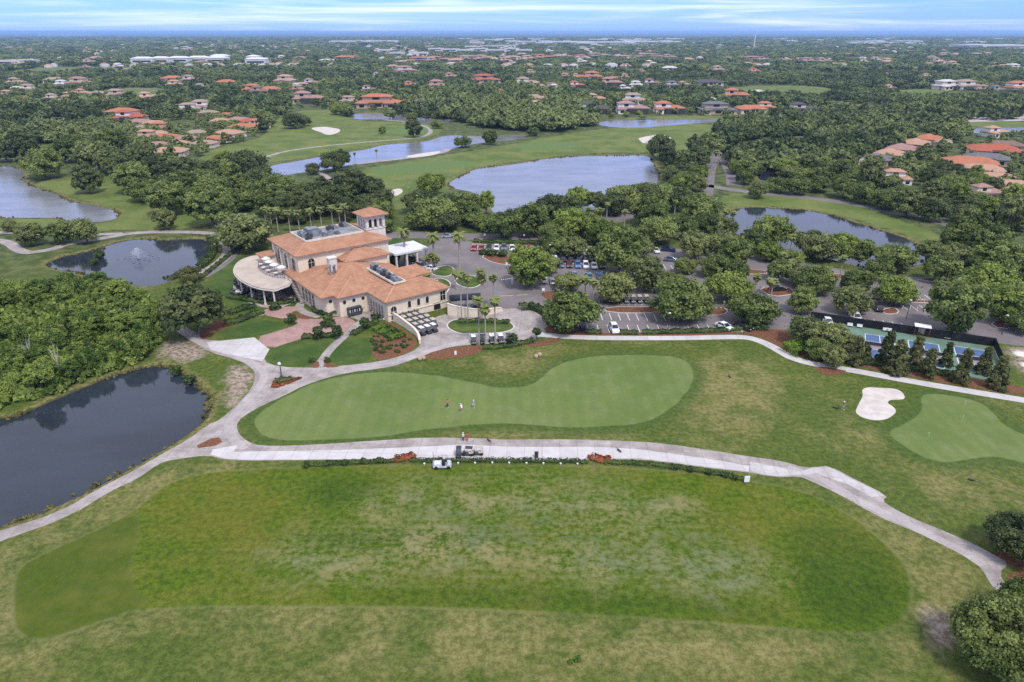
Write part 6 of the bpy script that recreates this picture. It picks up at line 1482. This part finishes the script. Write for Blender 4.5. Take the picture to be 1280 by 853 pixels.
# several hundred more small roofs, far off
FH = MB(); ft = []
ends = []
for k in range(520):
    py_ = r_.choice([47.5, 49, 50.5, 52, 53.5, 55, 56.5, 58, 59.5, 61, 63, 66, 70, 76, 84]) + r_.uniform(-1, 1); px_ = r_.uniform(-20, 1300)
    if py_ < 58 and r_.random() < .75: px_ = r_.choice([r_.uniform(960, 1290), r_.uniform(600, 860), r_.uniform(0, 200)])
    x, y = G(px_, py_); d_ = r_.uniform(13, 24) * (1.5 if py_ < 60 else 1); w_ = d_ * r_.uniform(.6, .8); a_ = r_.uniform(-.5, .5); hh = r_.uniform(4, 6.5)
    n0 = len(FH.f); k0 = len(FH.v)
    ca, sa = math.cos(a_), math.sin(a_)
    pt = [(-d_ / 2, -w_ / 2, 0), (d_ / 2, -w_ / 2, 0), (d_ / 2, w_ / 2, 0), (-d_ / 2, w_ / 2, 0), (-d_ / 2, -w_ / 2, hh), (d_ / 2, -w_ / 2, hh), (d_ / 2, w_ / 2, hh), (-d_ / 2, w_ / 2, hh), (-d_ * .2, -.3, hh + 2.6), (d_ * .2, -.3, hh + 2.6), (d_ * .2, .3, hh + 2.6), (-d_ * .2, .3, hh + 2.6)]
    FH.add([(x + a * ca - b * sa, y + a * sa + b * ca, c) for a, b, c in pt], [(0, 1, 5, 4), (1, 2, 6, 5), (2, 3, 7, 6), (3, 0, 4, 7), (4, 5, 9, 8), (5, 6, 10, 9), (6, 7, 11, 10), (7, 4, 8, 11), (8, 9, 10, 11)])
    tr = r_.choice([.05, .15, .3, .5, .75, .9]) if py_ > 58 else r_.choice([.7, .8, .9, 1.0, .4])
    ft += [1.0] * 4 + [tr] * 5
    HOUSES.append((x, y, d_ * .5))
t = NT('distant_house_paint'); cr_ = t.n('ShaderNodeValToRGB'); t.t.links.new(t.attr('tint'), cr_.inputs[0]); el = cr_.color_ramp.elements
el[0].color = (.40, .17, .10, 1); el[1].color = (.42, .41, .40, 1)
for p_, c_ in ((.25, (.38, .23, .16, 1)), (.5, (.36, .28, .21, 1)), (.75, (.36, .33, .30, 1))):
    q_ = el.new(p_); q_.color = c_
fm = npmesh('distant_houses', np.array(FH.v), np.array(FH.f), t.out(cr_.outputs[0], .85, .2), np.array(ft)); fo = link('distant_houses', fm); fo['kind'] = 'stuff'; tag(fo, 'hundreds of tiny pale roofs spread over the plain to the horizon', 'houses')
def vnoise(Pn, s):
    a = np.asarray(Pn) / s; return (np.sin(a[:, 0] * 1.3 + 1.7 * np.sin(a[:, 1] * .9)) + np.sin(a[:, 1] * 1.7 + 1.3 * np.sin(a[:, 0] * 1.1 + 2)) + 2) / 4
# reedy growth along the near banks
RB = []
for k_ in ('pond_dark', 'pond_fountain', 'dark_pond', 'lake_left', 'main_lake'):
    q = offset(LAKEP[k_], .35); nx_ = np.roll(q, -1, 0); sl = np.linalg.norm(nx_ - q, axis=1)
    for a_, b_, l_ in zip(q, nx_, sl):
        for _ in range(int(l_ * 1.6) + 1):
            c_ = a_ + (b_ - a_) * rng.random() + rng.normal(size=2) * .45
            if vnoise(c_[None], 7)[0] + rng.uniform(-.2, .2) > .52: RB.append(c_)
RB = np.array(RB)
o = merged('bank_reeds', LOW, RB, rng.uniform(.18, .5, len(RB)), rng.uniform(.7, 1.5, len(RB)), rng.uniform(-.1, .5, len(RB)), leaf('reed_leaves', (.06, .07, .02), (.26, .23, .08), .3), 31, zoff=-.5); tag(o, 'low reeds and weeds fringing the pond banks', 'reeds')
# radio mast
x, y = G(942, 62)
e = empty('radio_mast', (x, y, 0), 0, 'tall thin pale radio mast rising above the far trees', 'mast')
MB().tube([(0, 0, 0), (0, 0, 20), (0, 0, 71)], [2.6, 2.2, 1.6], 10).build('shaft', FABW, e); MB().lathe([(2.4, 66), (2.4, 70), (0, 70)], n=10).build('antenna', WHITES, e)

# ------------------------------------------------------------------ woodland
LOT = [(1232,152),(1290,148),(1290,160),(1195,158),(1200,150)]
CLEAR = [chaikin(GP(q), 1) for q in FAIRWAY] + list(LAKEP.values()) + [np.array(GP(LOT)), np.array(GP(PARKING))]
sheet('far_lot', [(1195,147),(1230,144),(1290,143),(1290,151),(1200,153)], .05, asphalt('pale_lot', (.36, .33, .30), (.46, .42, .39)))
ribbon('road', [(1000,172),(1060,160),(1100,152),(1150,150),(1200,151)], 8, .03, ASPH)
for q in ([(0,108),(40,106),(130,110),(240,112)],[(330,82),(420,80),(520,84),(600,90)],[(165,82),(240,82),(330,84)],[(650,100),(760,101),(900,100)]): ribbon('road', q, 9, .06, ASPH)
NEAR = [np.array(GP(q)) for q in (
 [(1290,202),(1290,296),(1215,288),(1195,275),(1150,258),(1100,245),(1040,232),(985,224),(960,222),(940,214),(935,200),(960,186),(1000,178),(1060,160),(1150,150),(1200,160),(1200,190)],
 [(-260,150),(60,160),(150,165),(175,188),(215,200),(240,207),(280,210),(330,186),(352,196),(325,216),(345,228),(330,245),(300,235),(230,205),(180,188),(120,182),(60,180),(-60,196),(-260,200)],
 [(518,128),(560,118),(640,114),(690,120),(742,132),(745,156),(700,166),(660,165),(600,160),(545,146)],
 [(318,262),(350,252),(420,250),(462,252),(470,262),(445,280),(335,284)],
 [(830,195),(850,172),(905,160),(960,150),(1010,150),(1060,158),(1000,172),(960,172),(905,182),(884,196),(872,240),(845,250),(830,226)],
 [(905,195),(960,190),(960,212),(930,230),(912,225)], [(330,140),(352,148),(372,165),(345,175),(330,172)])]
def ok(Pn, near):
    m = np.ones(len(Pn), bool)
    for q in CLEAR: m &= ~inside(Pn, q)
    hx = np.array([h[0] for h in HOUSES]); hy = np.array([h[1] for h in HOUSES]); hr = np.array([h[2] for h in HOUSES])
    for a in range(0, len(Pn), 4000):
        D = Pn[a:a + 4000]; dx = np.abs(D[:, None, 0] - hx); dy = D[:, None, 1] - hy
        m[a:a + 4000] &= ~((dx < hr + 2.5) & (dy < hr * .7 + 2) & (dy > -hr * 1.0 - 4 - np.where(D[:, None, 1] < 480, .088, .058) * np.clip(D[:, None, 1], 300, 6000))).any(1)
    if near:
        tx = np.array([q[0] for q in TREES]); ty = np.array([q[1] for q in TREES]); tr = np.array([q[2] for q in TREES])
        for a in range(0, len(Pn), 2000):
            D = Pn[a:a + 2000]; m[a:a + 2000] &= ~((D[:, None, 0] - tx) ** 2 + (D[:, None, 1] - ty) ** 2 < (tr * .9 + 1.5) ** 2).any(1)
    return m
def jgrid(y0, y1, step, keep):
    pts = []
    y = y0
    while y < y1:
        hw = y * .86 + 110; n = int(2 * hw / step); xs = -hw + step * (np.arange(n) + rng.uniform(-.45, .45, n)); ys = y + step * rng.uniform(-.45, .45, n)
        pts.append(np.stack([xs, ys], 1)); y += step
    Pn = np.concatenate(pts); return Pn[rng.random(len(Pn)) < keep]
y150 = G(640, 152)[1]
Q = jgrid(230, 1250, 6.6, .9); v = ((Q[:, 1] - 0) * 0)
zone = np.zeros(len(Q), bool); nz = np.full(len(Q), -1)
for i, q in enumerate(NEAR):
    w_ = inside(Q, q); zone |= w_; nz[w_] = i
nv = vnoise(Q, 38)
keep = zone | ((Q[:, 1] > y150) & (nv + rng.uniform(-.35, .35, len(Q)) > .38))
Q, nz = Q[keep], nz[keep]; g_ = ok(Q, True); Q, nz = Q[g_], nz[g_]
order = np.argsort(Q[:, 1]); Q, nz = Q[order], nz[order]
NIND = max(0, 300 - counts.get('oak_tree', 0))
ZN = ['wood behind the curved road', 'wood around the left estate', 'island wood between the villas and the fairway', 'dark trees behind the clubhouse palms', 'trees beside the entry road beyond the car park', 'trees by the small pond beyond the car park', 'trees left of the far fairway bunker']
ind = np.where((nz >= 0) & (nz != 2))[0][:NIND]; indset = set(ind.tolist())
for i in ind:
    z_ = int(nz[i]); m_ = [OAKM[0], DARKM, OAKM[1], OAKM[0], OAKM[2]][int(rng.integers(5))]
    if z_ == 3: m_ = DARKM
    tree('tall' if rng.random() < .25 else 'oak', float(Q[i, 0]), float(Q[i, 1]), float(rng.uniform(3.2, 5.2)), f'leafy tree in the {ZN[z_]}', ZN[z_], m_)
rest = np.array([i for i in range(len(Q)) if i not in indset])
MIDP = [crown(500 + k, 26, 22, .26, 1.0, [.75, .9, .65, 1.1][k], [.95, 1.15, .9, 1.35][k], under=.5, clump=.34) for k in range(4)]
FARP = [crown(520 + k, 14, 10, .42, 1.0, [.7, .85, .6][k], [.8, 1.0, .75][k], under=.3, clump=.4) for k in range(3)]
VFAR = [crown(540 + k, 7, 5, .75, 1.0, .42, .34, under=.1, clump=.5) for k in range(3)]
Qr = Q[rest]; near_ = Qr[:, 1] < 700
def wood(pts, protos, rlo, rhi, name, label, seed, m=FARM):
    if not len(pts): return
    rr = rng.uniform(rlo, rhi, len(pts)); nvv = vnoise(pts, 60)
    o = merged(name, protos, pts, rr, rng.uniform(.75, 1.1, len(pts)) * (.42 if rlo > 15 else .7 if rlo > 4.5 else 1), (nvv * .5 - .2 + rng.uniform(-.2, .55, len(pts))), m, seed); tag(o, label, 'woodland')
# low garden trees between the houses
HX = np.array([h[:2] for h in HOUSES]); HR = np.array([h[2] for h in HOUSES])
Q4 = []
for x_, y_, r__ in HOUSES:
    if 300 < y_ < 2200:
        n_ = 20 if y_ < 900 else 12
        Q4.append(np.stack([x_ + rng.uniform(-1.5, 1.5, n_) * (r__ + 4), y_ + rng.uniform(-2.6, 1.1, n_) * (r__ + 4)], 1))
Q4 = np.concatenate(Q4)
for q in CLEAR: Q4 = Q4[~inside(Q4, q)]
dd = np.abs(Q4[:, None, :] - HX[None]); Q4 = Q4[~((dd[:, :, 0] < HR + .8) & (dd[:, :, 1] < HR * .62 + .8)).any(1)]
isl = inside(Qr, NEAR[2])
wood(Qr[isl], MIDP, 4.2, 6.2, 'woodland', 'dense tall wood on the island between the villas and fairway', 20)
wood(Qr[near_ & ~isl], MIDP, 2.8, 4.8, 'woodland', 'green treetops of the middle-distance woods', 21)
wood(Qr[~near_ & ~isl], FARP, 2.6, 4.8, 'woodland', 'green treetops of the woods between far house rows', 22)
wood(Q4, MIDP, 1.5, 2.9, 'garden_trees', 'low garden trees and shrubs between the houses', 25)
Q2 = jgrid(1250, 3400, 14, .95); nv = vnoise(Q2, 90); Q2 = Q2[(nv + rng.uniform(-.3, .3, len(Q2)) > .34)]; Q2 = Q2[ok(Q2, False)]
wood(Q2, FARP, 5.0, 9.0, 'woodland', 'far dark woods reaching towards the horizon', 23)
Q3 = jgrid(3400, 9000, 42, .95); nv = vnoise(Q3, 300); Q3 = Q3[(nv + rng.uniform(-.3, .3, len(Q3)) > .26)]; Q3 = Q3[ok(Q3, False)]
wood(Q3, VFAR, 18, 32, 'woodland', 'hazy forest canopy near the horizon', 24)
print('TREES', counts, 'wood', len(Qr), len(Q2), len(Q3), 'houses', len(HOUSES), 'NIND', NIND)
# ------------------------------------------------------------------ haze, sky, sun, camera
HAZE = 7.0e-5
t = NT('haze'); v = t.n('ShaderNodeVolumePrincipled'); t.inp(v, 'Color', (.40, .62, 1.0)); t.inp(v, 'Density', HAZE); t.inp(v, 'Anisotropy', .2)
o_ = t.n('ShaderNodeOutputMaterial'); t.t.links.new(v.outputs[0], o_.inputs['Volume'])
hb = MB().box((0, 0, 41), (100000, 100000, 86)).build('haze', t.m); hb['kind'] = 'stuff'

SUN_EL, SUN_AZ = R(58), R(150)     # azimuth measured clockwise from +Y
sd = Vector((math.sin(SUN_AZ) * math.cos(SUN_EL), math.cos(SUN_AZ) * math.cos(SUN_EL), math.sin(SUN_EL)))
L = bpy.data.lights.new('sun', 'SUN'); L.energy = 1.5; L.angle = R(10); L.color = (1.0, .95, .88)
so = bpy.data.objects.new('sun', L); COL.objects.link(so); so.rotation_euler = (-sd).to_track_quat('-Z', 'Y').to_euler(); so.location = (0, 0, 60)

W = bpy.data.worlds.new('World'); SC.world = W; W.use_nodes = True
nt = W.node_tree; nt.nodes.clear()
sky = nt.nodes.new('ShaderNodeTexSky'); sky.sky_type = 'NISHITA'; sky.sun_disc = False; sky.sun_elevation = SUN_EL; sky.sun_rotation = SUN_AZ; sky.air_density = 1.0; sky.dust_density = .3; sky.ozone_density = 3.0; sky.altitude = 60
tc = nt.nodes.new('ShaderNodeTexCoord')
mp = nt.nodes.new('ShaderNodeVectorMath'); mp.operation = 'MULTIPLY'; mp.inputs[1].default_value = (1.7, 1.7, 46.0); nt.links.new(tc.outputs['Generated'], mp.inputs[0])
nz_ = nt.nodes.new('ShaderNodeTexNoise'); nz_.inputs['Scale'].default_value = 1.3; nz_.inputs['Detail'].default_value = 6; nz_.inputs['Roughness'].default_value = .6; nz_.inputs['Distortion'].default_value = .5; nt.links.new(mp.outputs[0], nz_.inputs['Vector'])
mr = nt.nodes.new('ShaderNodeMapRange'); mr.interpolation_type = 'SMOOTHSTEP'; mr.inputs[1].default_value = .42; mr.inputs[2].default_value = .72; mr.inputs[3].default_value = .0; mr.inputs[4].default_value = .62; nt.links.new(nz_.outputs['Fac'], mr.inputs[0])
mx = nt.nodes.new('ShaderNodeMix'); mx.data_type = 'RGBA'; mx.inputs[7].default_value = (8.8, 9.1, 9.6, 1)
hs = nt.nodes.new('ShaderNodeMix'); hs.data_type = 'RGBA'; hs.blend_type = 'MULTIPLY'; hs.inputs[0].default_value = 1.0; hs.inputs[7].default_value = (.42, .68, 1.80, 1); nt.links.new(sky.outputs[0], hs.inputs[6])
sx = nt.nodes.new('ShaderNodeSeparateXYZ'); nt.links.new(tc.outputs['Generated'], sx.inputs[0])
ov = nt.nodes.new('ShaderNodeMapRange'); ov.interpolation_type = 'SMOOTHSTEP'; ov.inputs[1].default_value = .05; ov.inputs[2].default_value = .28; ov.inputs[3].default_value = 0.0; ov.inputs[4].default_value = .66; nt.links.new(sx.outputs['Z'], ov.inputs[0])
mxm = nt.nodes.new('ShaderNodeMath'); mxm.operation = 'MAXIMUM'; nt.links.new(mr.outputs[0], mxm.inputs[0]); nt.links.new(ov.outputs[0], mxm.inputs[1])
nt.links.new(mxm.outputs[0], mx.inputs[0]); nt.links.new(hs.outputs[2], mx.inputs[6])
bg = nt.nodes.new('ShaderNodeBackground'); bg.inputs[1].default_value = .07; nt.links.new(mx.outputs[2], bg.inputs[0])
wo = nt.nodes.new('ShaderNodeOutputWorld'); nt.links.new(bg.outputs[0], wo.inputs[0])

cam = bpy.data.cameras.new('camera'); cam.sensor_width = 36; cam.lens = 36 * FP / 1280; cam.clip_start = .5; cam.clip_end = 120000
co = bpy.data.objects.new('camera', cam); COL.objects.link(co); co.location = (0, 0, H); co.rotation_euler = (math.pi / 2 - TH, 0, 0); SC.camera = co

SC.view_settings.view_transform = 'Standard'; SC.view_settings.look = 'None'; SC.view_settings.exposure = 1.1; SC.view_settings.gamma = 1; SC.view_settings.use_curve_mapping = False
cy = SC.cycles; cy.max_bounces = 6; cy.diffuse_bounces = 3; cy.glossy_bounces = 3; cy.transmission_bounces = 4; cy.transparent_max_bounces = 8; cy.volume_bounces = 1; cy.caustics_reflective = False; cy.caustics_refractive = False
cy.sample_clamp_indirect = 6
cy.use_denoising = False
try: cy.denoiser = 'OPENIMAGEDENOISE'
except Exception: pass
